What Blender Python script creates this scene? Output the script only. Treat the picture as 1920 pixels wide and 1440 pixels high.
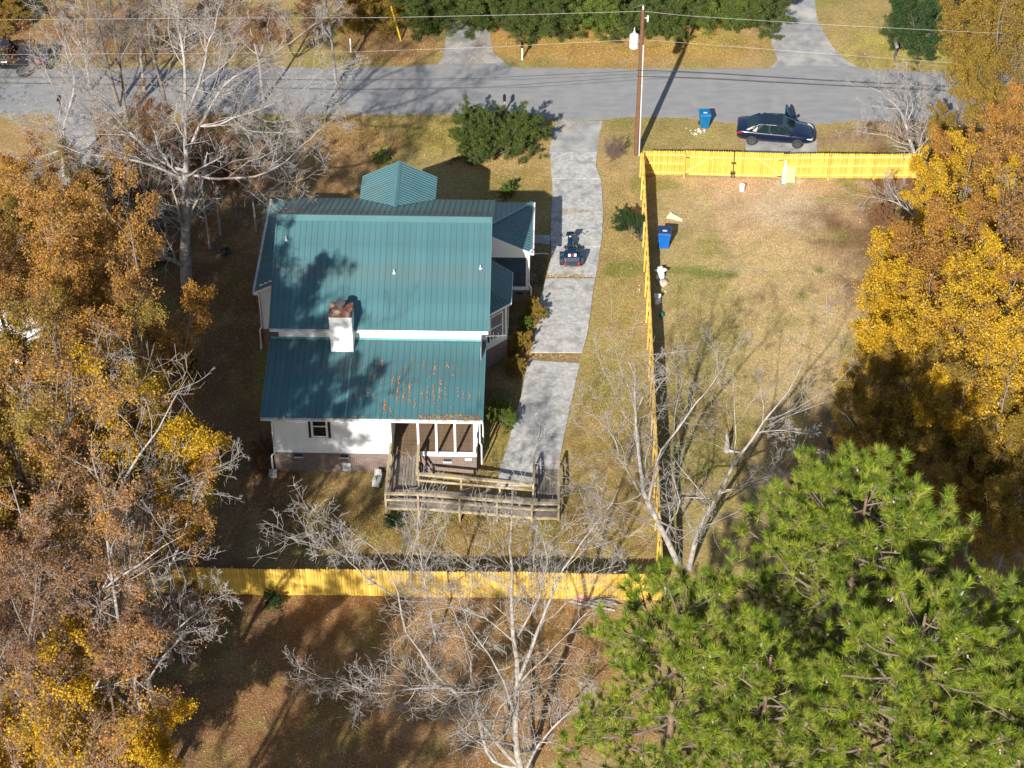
import bpy, math, random
import numpy as np
from mathutils import Vector, Matrix
scene = bpy.context.scene
for o in list(bpy.data.objects): bpy.data.objects.remove(o)
R_ = math.radians
# ------------------------------------------------------------------ camera
PITCH = R_(41); CAMH = 74.0; FPX = 3884.0
CAM = np.array([0, -CAMH / math.tan(PITCH), CAMH])
cd = bpy.data.cameras.new('camera'); cam = bpy.data.objects.new('camera', cd)
scene.collection.objects.link(cam); scene.camera = cam
cam.location = CAM; cam.rotation_euler = (R_(90) - PITCH, 0, 0)
cd.sensor_fit = 'HORIZONTAL'; cd.sensor_width = 36; cd.lens = FPX / 1920 * 36
cd.clip_start = 1; cd.clip_end = 3000
# ------------------------------------------------------------------ sky, sun, exposure
SUN_EL, SUN_AZ = 31.8, 17.0
w = bpy.data.worlds.new('World'); scene.world = w; w.use_nodes = True
nt = w.node_tree; bg = nt.nodes['Background']
sky = nt.nodes.new('ShaderNodeTexSky'); sky.sky_type = 'NISHITA'; sky.sun_disc = False
sky.sun_elevation = R_(SUN_EL); sky.sun_rotation = R_(180 + SUN_AZ)
nt.links.new(sky.outputs[0], bg.inputs[0]); bg.inputs[1].default_value = 0.08
sl = bpy.data.lights.new('sun', 'SUN'); sl.energy = 5.0; sl.angle = R_(0.55); sl.color = (1, .94, .85)
so = bpy.data.objects.new('sun', sl); scene.collection.objects.link(so)
el, az = R_(SUN_EL), R_(SUN_AZ)
so.rotation_euler = Vector((math.sin(az) * math.cos(el), math.cos(az) * math.cos(el), -math.sin(el))).to_track_quat('-Z', 'Y').to_euler()
so.location = (-20, -60, 60)
vs = scene.view_settings; vs.view_transform = 'Standard'; vs.look = 'None'; vs.gamma = 1; vs.exposure = 0.75
scene.render.engine = 'CYCLES'
try: scene.cycles.max_bounces = 6; scene.cycles.transparent_max_bounces = 6
except Exception: pass
# ------------------------------------------------------------------ pixel <-> place
_s, _c = math.sin(PITCH), math.cos(PITCH)
_D = np.array([0, _c, -_s]); _U = np.array([0, _s, _c]); _X = np.array([1., 0, 0])
def ray(x, y): return _D * FPX + _X * (x - 960) - _U * (y - 720)
def G(x, y, z=0.0):                       # point of the pixel's ray at height z
    d = ray(x, y); return CAM + d * ((z - CAMH) / d[2])
def AT(x, y, Y):                          # point of the pixel's ray in the upright plane at depth Y
    d = ray(x, y); return CAM + d * ((Y - CAM[1]) / d[1])
rng = np.random.default_rng(7); random.seed(7)
COL = scene.collection
def tag(o, label=None, cat=None, group=None, kind=None):
    if label: o['label'] = label
    if cat: o['category'] = cat
    if group: o['group'] = group
    if kind: o['kind'] = kind
    return o
def empty(name, loc=(0, 0, 0), rz=0, **k):
    o = bpy.data.objects.new(name, None); COL.objects.link(o); o.location = tuple(loc); o.rotation_euler = (0, 0, rz)
    o.empty_display_size = .3
    return tag(o, **k)
# ------------------------------------------------------------------ materials
MATS = {}
def mat(name, col, rough=.7, var=.15, scale=6, bump=0., metal=0., coat=0., spec=.4, bscale=None, stretch=None, orand=0., dirt=None, dscale=1.2, detail=4):
    if name in MATS: return MATS[name]
    m = bpy.data.materials.new(name); m.use_nodes = True; t = m.node_tree; N = t.nodes; L = t.links
    b = N['Principled BSDF']; b.inputs['Roughness'].default_value = rough; b.inputs['Metallic'].default_value = metal
    b.inputs['Specular IOR Level'].default_value = spec; b.inputs['Coat Weight'].default_value = coat
    tc = N.new('ShaderNodeTexCoord'); vec = tc.outputs['Object']
    if stretch:
        mp = N.new('ShaderNodeMapping'); mp.inputs['Scale'].default_value = stretch; L.new(vec, mp.inputs[0]); vec = mp.outputs[0]
    nz = N.new('ShaderNodeTexNoise'); nz.inputs['Scale'].default_value = scale; nz.inputs['Detail'].default_value = detail; L.new(vec, nz.inputs['Vector'])
    rp = N.new('ShaderNodeValToRGB'); c = np.array(col)
    rp.color_ramp.elements[0].position = .3; rp.color_ramp.elements[1].position = .7
    rp.color_ramp.elements[0].color = (*np.clip(c * (1 - var), 0, 1), 1); rp.color_ramp.elements[1].color = (*np.clip(c * (1 + var), 0, 1), 1)
    L.new(nz.outputs['Fac'], rp.inputs[0]); out = rp.outputs[0]
    if dirt:
        n2 = N.new('ShaderNodeTexNoise'); n2.inputs['Scale'].default_value = dscale; n2.inputs['Detail'].default_value = 6; L.new(tc.outputs['Object'], n2.inputs['Vector'])
        r2 = N.new('ShaderNodeValToRGB'); r2.color_ramp.elements[0].position = .5; r2.color_ramp.elements[1].position = .68; L.new(n2.outputs['Fac'], r2.inputs[0])
        mx = N.new('ShaderNodeMix'); mx.data_type = 'RGBA'; L.new(r2.outputs[0], mx.inputs[0]); L.new(out, mx.inputs[6]); mx.inputs[7].default_value = (*dirt, 1); out = mx.outputs[2]
    if orand:
        oi = N.new('ShaderNodeObjectInfo'); hs = N.new('ShaderNodeHueSaturation')
        mr = N.new('ShaderNodeMapRange'); mr.inputs[3].default_value = 1 - orand; mr.inputs[4].default_value = 1 + orand
        L.new(oi.outputs['Random'], mr.inputs[0]); L.new(mr.outputs[0], hs.inputs['Value']); L.new(out, hs.inputs['Color']); out = hs.outputs[0]
    L.new(out, b.inputs['Base Color'])
    if bump:
        bn = N.new('ShaderNodeTexNoise'); bn.inputs['Scale'].default_value = bscale or scale * 3; bn.inputs['Detail'].default_value = 5; L.new(vec, bn.inputs['Vector'])
        bp = N.new('ShaderNodeBump'); bp.inputs['Strength'].default_value = bump; bp.inputs['Distance'].default_value = .03; L.new(bn.outputs['Fac'], bp.inputs['Height']); L.new(bp.outputs[0], b.inputs['Normal'])
    MATS[name] = m; return m
def vmat(name, rough=.9, translucent=0., bump=0., bscale=20, fine=None, spec=.2, tint=(1, 1, 1), orand=0., hrand=0.):
    """colour from the mesh's own 'col' attribute, with fine grain"""
    if name in MATS: return MATS[name]
    m = bpy.data.materials.new(name); m.use_nodes = True; t = m.node_tree; N = t.nodes; L = t.links; b = N['Principled BSDF']
    a = N.new('ShaderNodeAttribute'); a.attribute_name = 'col'; out = a.outputs['Color']
    tc = N.new('ShaderNodeTexCoord')
    if fine:
        for sc, lo, hi in fine:
            nz = N.new('ShaderNodeTexNoise'); nz.inputs['Scale'].default_value = sc; nz.inputs['Detail'].default_value = 5; nz.inputs['Roughness'].default_value = .7; L.new(tc.outputs['Object'], nz.inputs['Vector'])
            mr = N.new('ShaderNodeMapRange'); mr.inputs[1].default_value = .3; mr.inputs[2].default_value = .7; mr.inputs[3].default_value = lo; mr.inputs[4].default_value = hi; L.new(nz.outputs['Fac'], mr.inputs[0])
            mx = N.new('ShaderNodeMix'); mx.data_type = 'RGBA'; mx.blend_type = 'MULTIPLY'; mx.inputs[0].default_value = 1; L.new(out, mx.inputs[6]); L.new(mr.outputs[0], mx.inputs[7]); out = mx.outputs[2]
    if orand or hrand:
        oi = N.new('ShaderNodeObjectInfo'); hs = N.new('ShaderNodeHueSaturation')
        for rnd, inp, base in ((orand, 'Value', 1), (hrand, 'Hue', .5)):
            mr = N.new('ShaderNodeMapRange'); mr.inputs[3].default_value = base - rnd; mr.inputs[4].default_value = base + rnd; L.new(oi.outputs['Random'], mr.inputs[0]); L.new(mr.outputs[0], hs.inputs[inp])
        L.new(out, hs.inputs['Color']); out = hs.outputs[0]
    if tint != (1, 1, 1):
        mx = N.new('ShaderNodeMix'); mx.data_type = 'RGBA'; mx.blend_type = 'MULTIPLY'; mx.inputs[0].default_value = 1; L.new(out, mx.inputs[6]); mx.inputs[7].default_value = (*tint, 1); out = mx.outputs[2]
    L.new(out, b.inputs['Base Color']); b.inputs['Roughness'].default_value = rough; b.inputs['Specular IOR Level'].default_value = spec
    if bump:
        bn = N.new('ShaderNodeTexNoise'); bn.inputs['Scale'].default_value = bscale; bn.inputs['Detail'].default_value = 6; L.new(tc.outputs['Object'], bn.inputs['Vector'])
        bp = N.new('ShaderNodeBump'); bp.inputs['Strength'].default_value = bump; bp.inputs['Distance'].default_value = .06; L.new(bn.outputs['Fac'], bp.inputs['Height']); L.new(bp.outputs[0], b.inputs['Normal'])
    if translucent:
        tr = N.new('ShaderNodeBsdfTranslucent'); L.new(out, tr.inputs[0]); ms = N.new('ShaderNodeMixShader'); ms.inputs[0].default_value = translucent
        L.new(b.outputs[0], ms.inputs[1]); L.new(tr.outputs[0], ms.inputs[2]); L.new(ms.outputs[0], N['Material Output'].inputs['Surface'])
    MATS[name] = m; return m
def glass(name, col=(.01, .014, .018), rough=.05):
    m = mat(name, col, rough, .1, 2, spec=.8); return m
# ------------------------------------------------------------------ mesh helpers
def mesh_np(name, V, quads=None, tris=None, col=None, smooth=False):
    me = bpy.data.meshes.new(name); V = np.asarray(V, np.float32)
    nq = 0 if quads is None else len(quads); n3 = 0 if tris is None else len(tris)
    me.vertices.add(len(V)); me.vertices.foreach_set('co', V.ravel())
    idx = []
    if nq: idx.append(np.asarray(quads, np.int32).ravel())
    if n3: idx.append(np.asarray(tris, np.int32).ravel())
    idx = np.concatenate(idx); me.loops.add(len(idx)); me.loops.foreach_set('vertex_index', idx)
    st = np.concatenate([np.arange(nq) * 4, nq * 4 + np.arange(n3) * 3]).astype(np.int32)
    me.polygons.add(nq + n3); me.polygons.foreach_set('loop_start', st)
    if smooth: me.polygons.foreach_set('use_smooth', np.ones(nq + n3, bool))
    if col is not None:
        ca = me.color_attributes.new('col', 'FLOAT_COLOR', 'POINT'); c4 = np.ones((len(V), 4), np.float32); c4[:, :3] = col; ca.data.foreach_set('color', c4.ravel())
    me.update(calc_edges=True); me.validate(); return me
def link(name, me, m, parent=None):
    o = bpy.data.objects.new(name, me); COL.objects.link(o)
    if m and not me.materials: me.materials.append(m)
    if parent: o.parent = parent
    return o
class B:
    """collects simple solids; build() links them as one mesh object"""
    def __init__(s): s.V = []; s.F = []; s.sm = False
    def add(s, V, F):
        n = len(s.V); s.V += [tuple(map(float, v)) for v in V]; s.F += [tuple(i + n for i in f) for f in F]; return s
    def box(s, x0, x1, y0, y1, z0, z1):
        return s.add([(x0, y0, z0), (x1, y0, z0), (x1, y1, z0), (x0, y1, z0), (x0, y0, z1), (x1, y0, z1), (x1, y1, z1), (x0, y1, z1)],
                     [(0, 3, 2, 1), (4, 5, 6, 7), (0, 1, 5, 4), (1, 2, 6, 5), (2, 3, 7, 6), (3, 0, 4, 7)])
    def bar(s, a, b, w, h=None, up=(0, 0, 1)):
        a = Vector(a); b = Vector(b); d = (b - a).normalized(); up = Vector(up)
        if abs(d.dot(up)) > .99: up = Vector((0, 1, 0))
        x = d.cross(up).normalized(); y = x.cross(d); h = h or w; V = []
        for p in (a, b):
            for sx, sy in ((-1, -1), (1, -1), (1, 1), (-1, 1)): V.append(p + x * sx * w / 2 + y * sy * h / 2)
        return s.add(V, [(0, 3, 2, 1), (4, 5, 6, 7), (0, 1, 5, 4), (1, 2, 6, 5), (2, 3, 7, 6), (3, 0, 4, 7)])
    def tube(s, pts, r, n=8, caps=True):
        pts = [Vector(p) for p in pts]; rs = r if hasattr(r, '__len__') else [r] * len(pts); V = []; F = []; x = None
        for i, p in enumerate(pts):
            d = (pts[min(i + 1, len(pts) - 1)] - pts[max(i - 1, 0)]).normalized()
            if x is None: x = d.orthogonal().normalized()
            x = (x - d * x.dot(d)).normalized(); y = d.cross(x)
            for k in range(n): a = 2 * math.pi * k / n; V.append(p + (x * math.cos(a) + y * math.sin(a)) * rs[i])
        for i in range(len(pts) - 1):
            for k in range(n): F.append((i * n + k, i * n + (k + 1) % n, (i + 1) * n + (k + 1) % n, (i + 1) * n + k))
        if caps: F.append(tuple(range(n))[::-1]); F.append(tuple((len(pts) - 1) * n + k for k in range(n)))
        return s.add(V, F)
    def prism(s, poly, z0, z1):            # polygon (ccw, xy) pulled up
        n = len(poly); V = [(p[0], p[1], z0) for p in poly] + [(p[0], p[1], z1) for p in poly]
        return s.add(V, [tuple(range(n))[::-1], tuple(range(n, 2 * n))] + [(i, (i + 1) % n, n + (i + 1) % n, n + i) for i in range(n)])
    def slab(s, pts, vec):                 # polygon of 3-D points pulled along vec
        n = len(pts); vec = Vector(vec); V = [Vector(p) for p in pts] + [Vector(p) + vec for p in pts]
        return s.add(V, [tuple(range(n))[::-1], tuple(range(n, 2 * n))] + [(i, (i + 1) % n, n + (i + 1) % n, n + i) for i in range(n)])
    def loft(s, rings, caps=True):
        n = len(rings[0]); V = [v for r in rings for v in r]; F = []
        for i in range(len(rings) - 1):
            for k in range(n): F.append((i * n + k, i * n + (k + 1) % n, (i + 1) * n + (k + 1) % n, (i + 1) * n + k))
        if caps: F.append(tuple(range(n))[::-1]); F.append(tuple((len(rings) - 1) * n + k for k in range(n)))
        return s.add(V, F)
    def mesh(s, name, smooth=False):
        me = bpy.data.meshes.new(name); me.from_pydata(s.V, [], s.F)
        if smooth:
            for p in me.polygons: p.use_smooth = True
        import bmesh as _b
        bm = _b.new(); bm.from_mesh(me); _b.ops.recalc_face_normals(bm, faces=bm.faces); bm.to_mesh(me); bm.free()
        me.update(); return me
    def build(s, name, m, parent=None, smooth=False, bevel=0):
        o = link(name, s.mesh(name, smooth), m, parent)
        if bevel:
            md = o.modifiers.new('bevel', 'BEVEL'); md.width = bevel; md.segments = 2; md.limit_method = 'ANGLE'
        return o
def copy_tree(o, parent=None):
    c = o.copy(); COL.objects.link(c); c.parent = parent
    for ch in list(o.children): copy_tree(ch, c)
    return c
# value noise for large-scale ground tone
def vnoise(x, y, sc, seed=0):
    r = np.random.default_rng(seed); T = r.random((64, 64)); fx = np.asarray(x) / sc; fy = np.asarray(y) / sc
    i = np.floor(fx).astype(int); j = np.floor(fy).astype(int); u = fx - i; v = fy - j; u = u * u * (3 - 2 * u); v = v * v * (3 - 2 * v)
    g = lambda a, b: T[a % 64, b % 64]
    return (g(i, j) * (1 - u) + g(i + 1, j) * u) * (1 - v) + (g(i, j + 1) * (1 - u) + g(i + 1, j + 1) * u) * v
def fbm(x, y, sc, seed=0, o=4):
    s = 0; a = 1; t = 0
    for k in range(o): s = s + a * vnoise(x, y, sc / 2 ** k, seed + k); t += a; a *= .55
    return s / t
# ------------------------------------------------------------------ ground
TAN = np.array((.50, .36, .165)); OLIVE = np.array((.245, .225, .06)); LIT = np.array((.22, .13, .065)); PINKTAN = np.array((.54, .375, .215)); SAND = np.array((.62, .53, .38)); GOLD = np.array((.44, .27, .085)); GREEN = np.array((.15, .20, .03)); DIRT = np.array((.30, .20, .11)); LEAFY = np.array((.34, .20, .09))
# (pixel x, y, half-width, half-height in pixels, colour, strength)
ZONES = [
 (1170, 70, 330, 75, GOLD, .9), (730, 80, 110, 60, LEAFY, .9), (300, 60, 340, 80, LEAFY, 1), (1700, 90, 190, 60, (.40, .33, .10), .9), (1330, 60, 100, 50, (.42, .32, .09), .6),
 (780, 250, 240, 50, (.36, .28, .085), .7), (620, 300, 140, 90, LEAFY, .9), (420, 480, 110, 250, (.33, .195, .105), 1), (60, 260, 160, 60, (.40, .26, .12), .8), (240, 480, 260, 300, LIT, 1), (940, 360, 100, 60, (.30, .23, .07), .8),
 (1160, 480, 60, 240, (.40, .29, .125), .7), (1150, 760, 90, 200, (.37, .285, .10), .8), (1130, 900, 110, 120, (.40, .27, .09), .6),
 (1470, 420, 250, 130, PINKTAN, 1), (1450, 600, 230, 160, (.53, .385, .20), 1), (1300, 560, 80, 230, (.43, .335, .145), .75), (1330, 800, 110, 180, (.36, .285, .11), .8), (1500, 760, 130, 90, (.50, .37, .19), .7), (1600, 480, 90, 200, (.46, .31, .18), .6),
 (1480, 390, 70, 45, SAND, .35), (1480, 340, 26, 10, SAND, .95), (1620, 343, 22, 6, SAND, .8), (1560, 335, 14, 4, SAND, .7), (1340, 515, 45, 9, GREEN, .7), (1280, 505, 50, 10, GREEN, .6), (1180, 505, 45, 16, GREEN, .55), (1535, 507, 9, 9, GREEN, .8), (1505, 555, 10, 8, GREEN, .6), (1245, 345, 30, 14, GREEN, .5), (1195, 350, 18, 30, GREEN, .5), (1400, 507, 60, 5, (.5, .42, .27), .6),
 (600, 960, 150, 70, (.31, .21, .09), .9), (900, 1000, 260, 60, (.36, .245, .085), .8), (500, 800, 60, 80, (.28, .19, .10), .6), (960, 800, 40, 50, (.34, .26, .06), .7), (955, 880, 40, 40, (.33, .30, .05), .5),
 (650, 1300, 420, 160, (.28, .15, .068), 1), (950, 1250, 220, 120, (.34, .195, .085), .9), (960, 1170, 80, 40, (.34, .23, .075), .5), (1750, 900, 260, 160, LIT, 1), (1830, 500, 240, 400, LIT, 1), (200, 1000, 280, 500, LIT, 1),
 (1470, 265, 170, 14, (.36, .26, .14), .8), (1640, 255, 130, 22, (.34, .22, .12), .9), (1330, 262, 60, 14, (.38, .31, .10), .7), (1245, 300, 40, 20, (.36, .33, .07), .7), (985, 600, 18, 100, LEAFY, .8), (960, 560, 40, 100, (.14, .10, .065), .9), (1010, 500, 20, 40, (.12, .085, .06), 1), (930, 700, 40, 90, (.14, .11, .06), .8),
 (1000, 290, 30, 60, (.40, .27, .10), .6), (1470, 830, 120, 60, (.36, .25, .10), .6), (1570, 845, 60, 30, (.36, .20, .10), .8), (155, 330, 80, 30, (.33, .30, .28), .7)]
def ground_col(X, Y):
    n1 = fbm(X, Y, 9, 3); n2 = fbm(X, Y, 2.6, 11); n3 = fbm(X, Y, .8, 21)
    t = np.clip((n1 - .5) * 2.2 + .45, 0, 1)[..., None]; C = TAN * t + OLIVE * (1 - t) * 1.1
    C = C * .55 + np.array((.36, .25, .1)) * .45
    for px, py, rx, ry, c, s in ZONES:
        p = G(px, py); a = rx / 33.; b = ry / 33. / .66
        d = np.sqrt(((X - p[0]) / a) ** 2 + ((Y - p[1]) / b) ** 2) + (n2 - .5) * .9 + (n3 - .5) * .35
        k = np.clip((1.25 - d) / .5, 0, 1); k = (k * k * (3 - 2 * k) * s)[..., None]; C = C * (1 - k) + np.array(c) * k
    g = np.clip((fbm(X, Y, 1.7, 41) - .56) * 5, 0, 1)[..., None] * .5; C = C * (1 - g) + np.array((.24, .23, .06)) * g
    g = np.clip((fbm(X, Y, 1.1, 51) - .6) * 6, 0, 1)[..., None] * .45; C = C * (1 - g) + np.array((.42, .28, .15)) * g
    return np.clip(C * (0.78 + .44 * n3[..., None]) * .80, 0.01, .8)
def sheet():
    out = np.array([45, 60, 80, 110, 160, 250, 420, 700, 1200.])
    xs = np.concatenate([-out[::-1], np.arange(-44.8, 44.9, .32), out]); ys = np.concatenate([-out[::-1], np.arange(-44.8, 56, .36), out[1:] + 0]) ; ys = np.unique(ys)
    X, Y = np.meshgrid(xs, ys); V = np.stack([X, Y, np.zeros_like(X)], -1).reshape(-1, 3)
    nx, ny = len(xs), len(ys); i = np.arange(nx * ny).reshape(ny, nx)
    q = np.stack([i[:-1, :-1], i[:-1, 1:], i[1:, 1:], i[1:, :-1]], -1).reshape(-1, 4)
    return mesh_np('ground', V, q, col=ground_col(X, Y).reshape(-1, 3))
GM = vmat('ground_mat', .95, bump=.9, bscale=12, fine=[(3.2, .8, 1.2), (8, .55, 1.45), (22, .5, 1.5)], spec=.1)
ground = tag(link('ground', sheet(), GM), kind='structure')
ASPH = mat('asphalt', (.235, .236, .24), .9, .10, 2.5, bump=.3, bscale=60, stretch=(.25, 1, 1), dirt=(.265, .262, .255), dscale=.9, spec=.2)
ASPH2 = mat('asphalt_drive', (.27, .27, .27), .9, .22, 1.6, bump=.3, bscale=50, dirt=(.42, .40, .36), dscale=.5, spec=.2)
CONC = mat('concrete', (.385, .38, .365), .9, .24, 5, bump=.35, bscale=30, dirt=(.25, .245, .235), dscale=1.5, spec=.2, orand=.06, detail=8)
def pxpoly(pts, z=0): return [tuple(G(x, y)[:2]) + (z,) for x, y in pts]
def flat(name, pts, z, m, th=.03, **k):
    P = pxpoly(pts, z); o = B().slab(P, (0, 0, -th)).build(name, m); return tag(o, **k) if k else o
ROAD_FAR = [(-900, 124), (-300, 127), (200, 128), (640, 128), (760, 125), (830, 120), (925, 119), (960, 127), (1100, 128), (1300, 130), (1440, 129), (1475, 124), (1600, 124), (1625, 131), (1760, 136), (1900, 139), (2300, 148), (2900, 160)]
ROAD_NEAR = [(-900, 216), (-300, 215), (200, 214), (640, 214), (850, 215), (1000, 219), (1040, 224), (1130, 226), (1180, 219), (1290, 221), (1360, 229), (1420, 236), (1530, 234), (1600, 227), (1750, 226), (1900, 232), (2300, 240), (2900, 255)]
def ragged(P, amp, seed):
    x = np.arange(P[0][0], P[-1][0], 9.); y = np.interp(x, *zip(*P)); r_ = np.random.default_rng(seed); return [(a, b + c) for a, b, c in zip(x, y, r_.normal(0, amp, len(x)) + amp * 1.6 * (vnoise(x, x * 0, 40, seed) - .5))]
road = flat('road', ragged(ROAD_NEAR, .9, 1) + ragged(ROAD_FAR, .7, 2)[::-1], .012, ASPH, .03, kind='structure')
flat('driveway_apron', [(1042, 226), (1035, 255), (1030, 285), (1120, 285), (1122, 260), (1130, 227)], .008, ASPH2, .03, kind='structure')
flat('opposite_driveway', [(960, 130), (925, 98), (917, 57), (912, 30), (905, 0), (900, -40), (850, -40), (848, 0), (838, 57), (830, 110), (815, 126)], .008, ASPH2, .03, kind='structure')
flat('opposite_driveway', [(1620, 134), (1585, 112), (1563, 90), (1545, 62), (1533, 40), (1527, 0), (1520, -40), (1480, -40), (1490, 0), (1470, 25), (1442, 37), (1447, 83), (1458, 112), (1440, 132)], .008, ASPH2, .03, kind='structure')
flat('gate_apron', [(1392, 238), (1400, 287), (1532, 287), (1530, 236)], .008, ASPH2, .03, kind='structure')
flat('neighbour_driveway', [(100, 214), (170, 214), (180, 260), (205, 330), (190, 352), (120, 348), (128, 300)], .008, ASPH2, .03, kind='structure')
# the driveway, slab by slab
DL = [(286, 1031), (352, 1036), (442, 1032), (480, 1034), (517, 1025), (560, 1013), (595, 1010), (652, 997), (692, 987), (739, 978), (827, 954), (879, 938), (915, 930)]
DR = [(286, 1120), (312, 1117), (338, 1127), (397, 1131), (444, 1129), (503, 1120), (560, 1110), (584, 1108), (628, 1101), (666, 1091), (711, 1079), (784, 1065), (855, 1051), (890, 1044), (915, 1040)]
lx = lambda y: float(np.interp(y, *zip(*DL))); rx_ = lambda y: float(np.interp(y, *zip(*DR)))
drive = B().slab(pxpoly([(lx(y) + 3, y) for y in (290, 352, 442, 517, 595, 692, 780, 860, 910)] + [(rx_(y) - 3, y) for y in (910, 860, 780, 692, 595, 517, 442, 352, 290)], .006), (0, 0, -.02)).build('driveway', mat('joint_dirt', (.22, .15, .08), .95, .3, 5))
tag(drive, kind='structure')
for k, (a, b) in enumerate([(286, 336), (336.8, 400), (400.8, 464), (464.8, 519), (523, 606), (606.9, 662), (676, 745), (745.8, 826), (826.8, 912)]):
    ys = np.linspace(a, b, 8); s1 = 6 if k == 6 else 0
    P = pxpoly([(lx(y), y + (rx_(y) - lx(y)) * 0) for y in ys] + [(rx_(y), y + s1) for y in ys[::-1]], .05 + .008 * (k % 3))
    B().slab(P, (0, 0, -.09)).build('slab', CONC, drive, bevel=.012)
walk = flat('front_walk', [(1001, 441), (1001, 456), (1031, 458), (1031, 442)], .045, CONC, .06, kind='structure')
# fallen leaves lying loose on grass, road edge and drive
def loose(name, spots, cols, size, mixg=False):
    Vs, Cs = [], []; n = 0
    P = np.concatenate(spots); N = len(P); a = rng.uniform(0, 6.283, N); s = rng.uniform(*size, N); tl = rng.normal(0, .28, (N, 2))
    ux = np.stack([np.cos(a), np.sin(a), tl[:, 0]], -1) * s[:, None] * .5; uy = np.stack([-np.sin(a), np.cos(a), tl[:, 1]], -1) * s[:, None] * .36
    z = np.zeros((N, 3)); z[:, 2] = np.abs(ux[:, 2]) + np.abs(uy[:, 2]) + .004
    V = np.stack([P - ux + z, P + ux * .5 - uy * 1.1 + z, P + ux * .7 + uy * 1.1 + z], 1).reshape(-1, 3); q = np.arange(N * 3).reshape(-1, 3)
    c = np.array(cols)[rng.integers(0, len(cols), N)] * rng.uniform(.7, 1.25, (N, 1))
    if mixg: c = c * .45 + ground_col(P[:, 0], P[:, 1]) * .75
    return mesh_np(name, V, None, q, col=np.repeat(c, 3, 0))
def scatter(px, py, rx, ry, n, z=.0):
    p = G(px, py); a = rng.uniform(0, 6.283, n); r = np.sqrt(rng.uniform(0, 1, n)) * (1 + .15 * rng.normal(0, 1, n)); return np.stack([p[0] + r * np.cos(a) * rx / 33, p[1] + r * np.sin(a) * ry / 22, np.full(n, z)], -1)
LEAFC = [(.42, .23, .07), (.36, .17, .06), (.50, .31, .11), (.28, .13, .05), (.56, .40, .20), (.45, .28, .08)]
sp = [scatter(1150, 80, 330, 60, 7000), scatter(740, 85, 110, 55, 3500), scatter(300, 60, 320, 70, 6000), scatter(1700, 80, 170, 60, 2000), scatter(780, 260, 240, 55, 3200), scatter(960, 340, 70, 50, 900), scatter(1160, 470, 45, 190, 1900), scatter(985, 640, 25, 170, 1700, .01), scatter(430, 520, 90, 260, 5000), scatter(650, 1300, 420, 170, 14000), scatter(1000, 1180, 250, 60, 4000), scatter(880, 1000, 300, 60, 3500), scatter(570, 960, 150, 70, 2000), scatter(1480, 600, 260, 260, 3500), scatter(1830, 600, 200, 400, 7000), scatter(200, 800, 260, 650, 12000), scatter(930, 890, 60, 30, 500), scatter(1150, 800, 80, 200, 1500), scatter(620, 300, 120, 90, 2200), scatter(1060, 235, 40, 14, 130, .02), scatter(880, 112, 50, 20, 160, .02), scatter(900, 300, 60, 25, 900), scatter(1090, 663, 60, 5, 60, .03), scatter(1040, 670, 50, 5, 300, .02), scatter(1060, 520, 45, 4, 200, .06), scatter(1080, 398, 35, 5, 120, .06), scatter(1010, 540, 25, 80, 900)]
tag(link('fallen_leaves', loose('fallen_leaves', sp, LEAFC, (.05, .12), True), vmat('leaf_litter', .9, .1)), 'brown and tan autumn leaves lying scattered over the grass', 'fallen leaves', kind='stuff')
# short grass tufts: blades standing out of the lawn
def blades(spots):
    P = np.concatenate(spots); N = len(P); a = rng.uniform(0, 6.283, N); h = rng.uniform(.04, .11, N); wd = .018
    X = np.stack([np.cos(a), np.sin(a), 0 * a], -1) * wd; T = P + np.stack([rng.normal(0, .04, N), rng.normal(0, .04, N), h], -1)
    V = np.stack([P - X, P + X, T], 1).reshape(-1, 3); c = ground_col(P[:, 0], P[:, 1]) * rng.uniform(.75, 1.5, (N, 1)) * np.array((.95, 1.08, .85)); return mesh_np('grass', V, None, np.arange(N * 3).reshape(-1, 3), col=np.repeat(c, 3, 0))
sp = [scatter(1170, 80, 270, 40, 9000), scatter(1720, 80, 110, 38, 4000), scatter(780, 256, 200, 30, 7000), scatter(1165, 480, 34, 170, 6000), scatter(1150, 760, 45, 100, 7000), scatter(1440, 560, 170, 170, 26000), scatter(620, 970, 110, 55, 7000), scatter(900, 1000, 230, 35, 7000), scatter(1330, 800, 80, 160, 9000)]
tag(link('grass', blades(sp), vmat('grass_mat', .9, .15)), 'short half dormant grass of the lawns, green and straw coloured', 'grass', kind='stuff')
# ------------------------------------------------------------------ house
HOUSE = empty('house', G(517, 882), R_(-1.26), label='white house with teal ribbed metal roof, brick base and white chimney', cat='house')
TEAL = mat('teal_roof', (.06, .150, .166), .42, .10, .8, spec=.5, dirt=(.078, .145, .155), dscale=.6, orand=.05)
TEALR = mat('teal_roof_front', (.08, .17, .175), .45, .12, .8, spec=.5, dirt=(.10, .062, .05), dscale=.55, orand=.06)
TRIMT = mat('teal_flashing', (.085, .185, .197), .4, .06, 1, spec=.5)
WHITE = mat('white_siding', (.78, .79, .80), .55, .05, 1.5, dirt=(.68, .69, .68), dscale=.5)
TRIMW = mat('white_trim', (.80, .80, .80), .5, .05, 3)
SHUT = mat('dark_shutter', (.028, .018, .022), .6, .2, 8)
DARK = mat('dark_inside', (.02, .02, .022), .9, .2, 3)
PANE = glass('window_pane', (.006, .010, .013))
RUST = mat('rusty_cap', (.16, .06, .04), .7, .35, 5, dirt=(.42, .36, .30), dscale=2.2)
GUTT = mat('gutter_white', (.74, .75, .76), .45, .06, 3, dirt=(.5, .46, .42), dscale=1.5)
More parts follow.
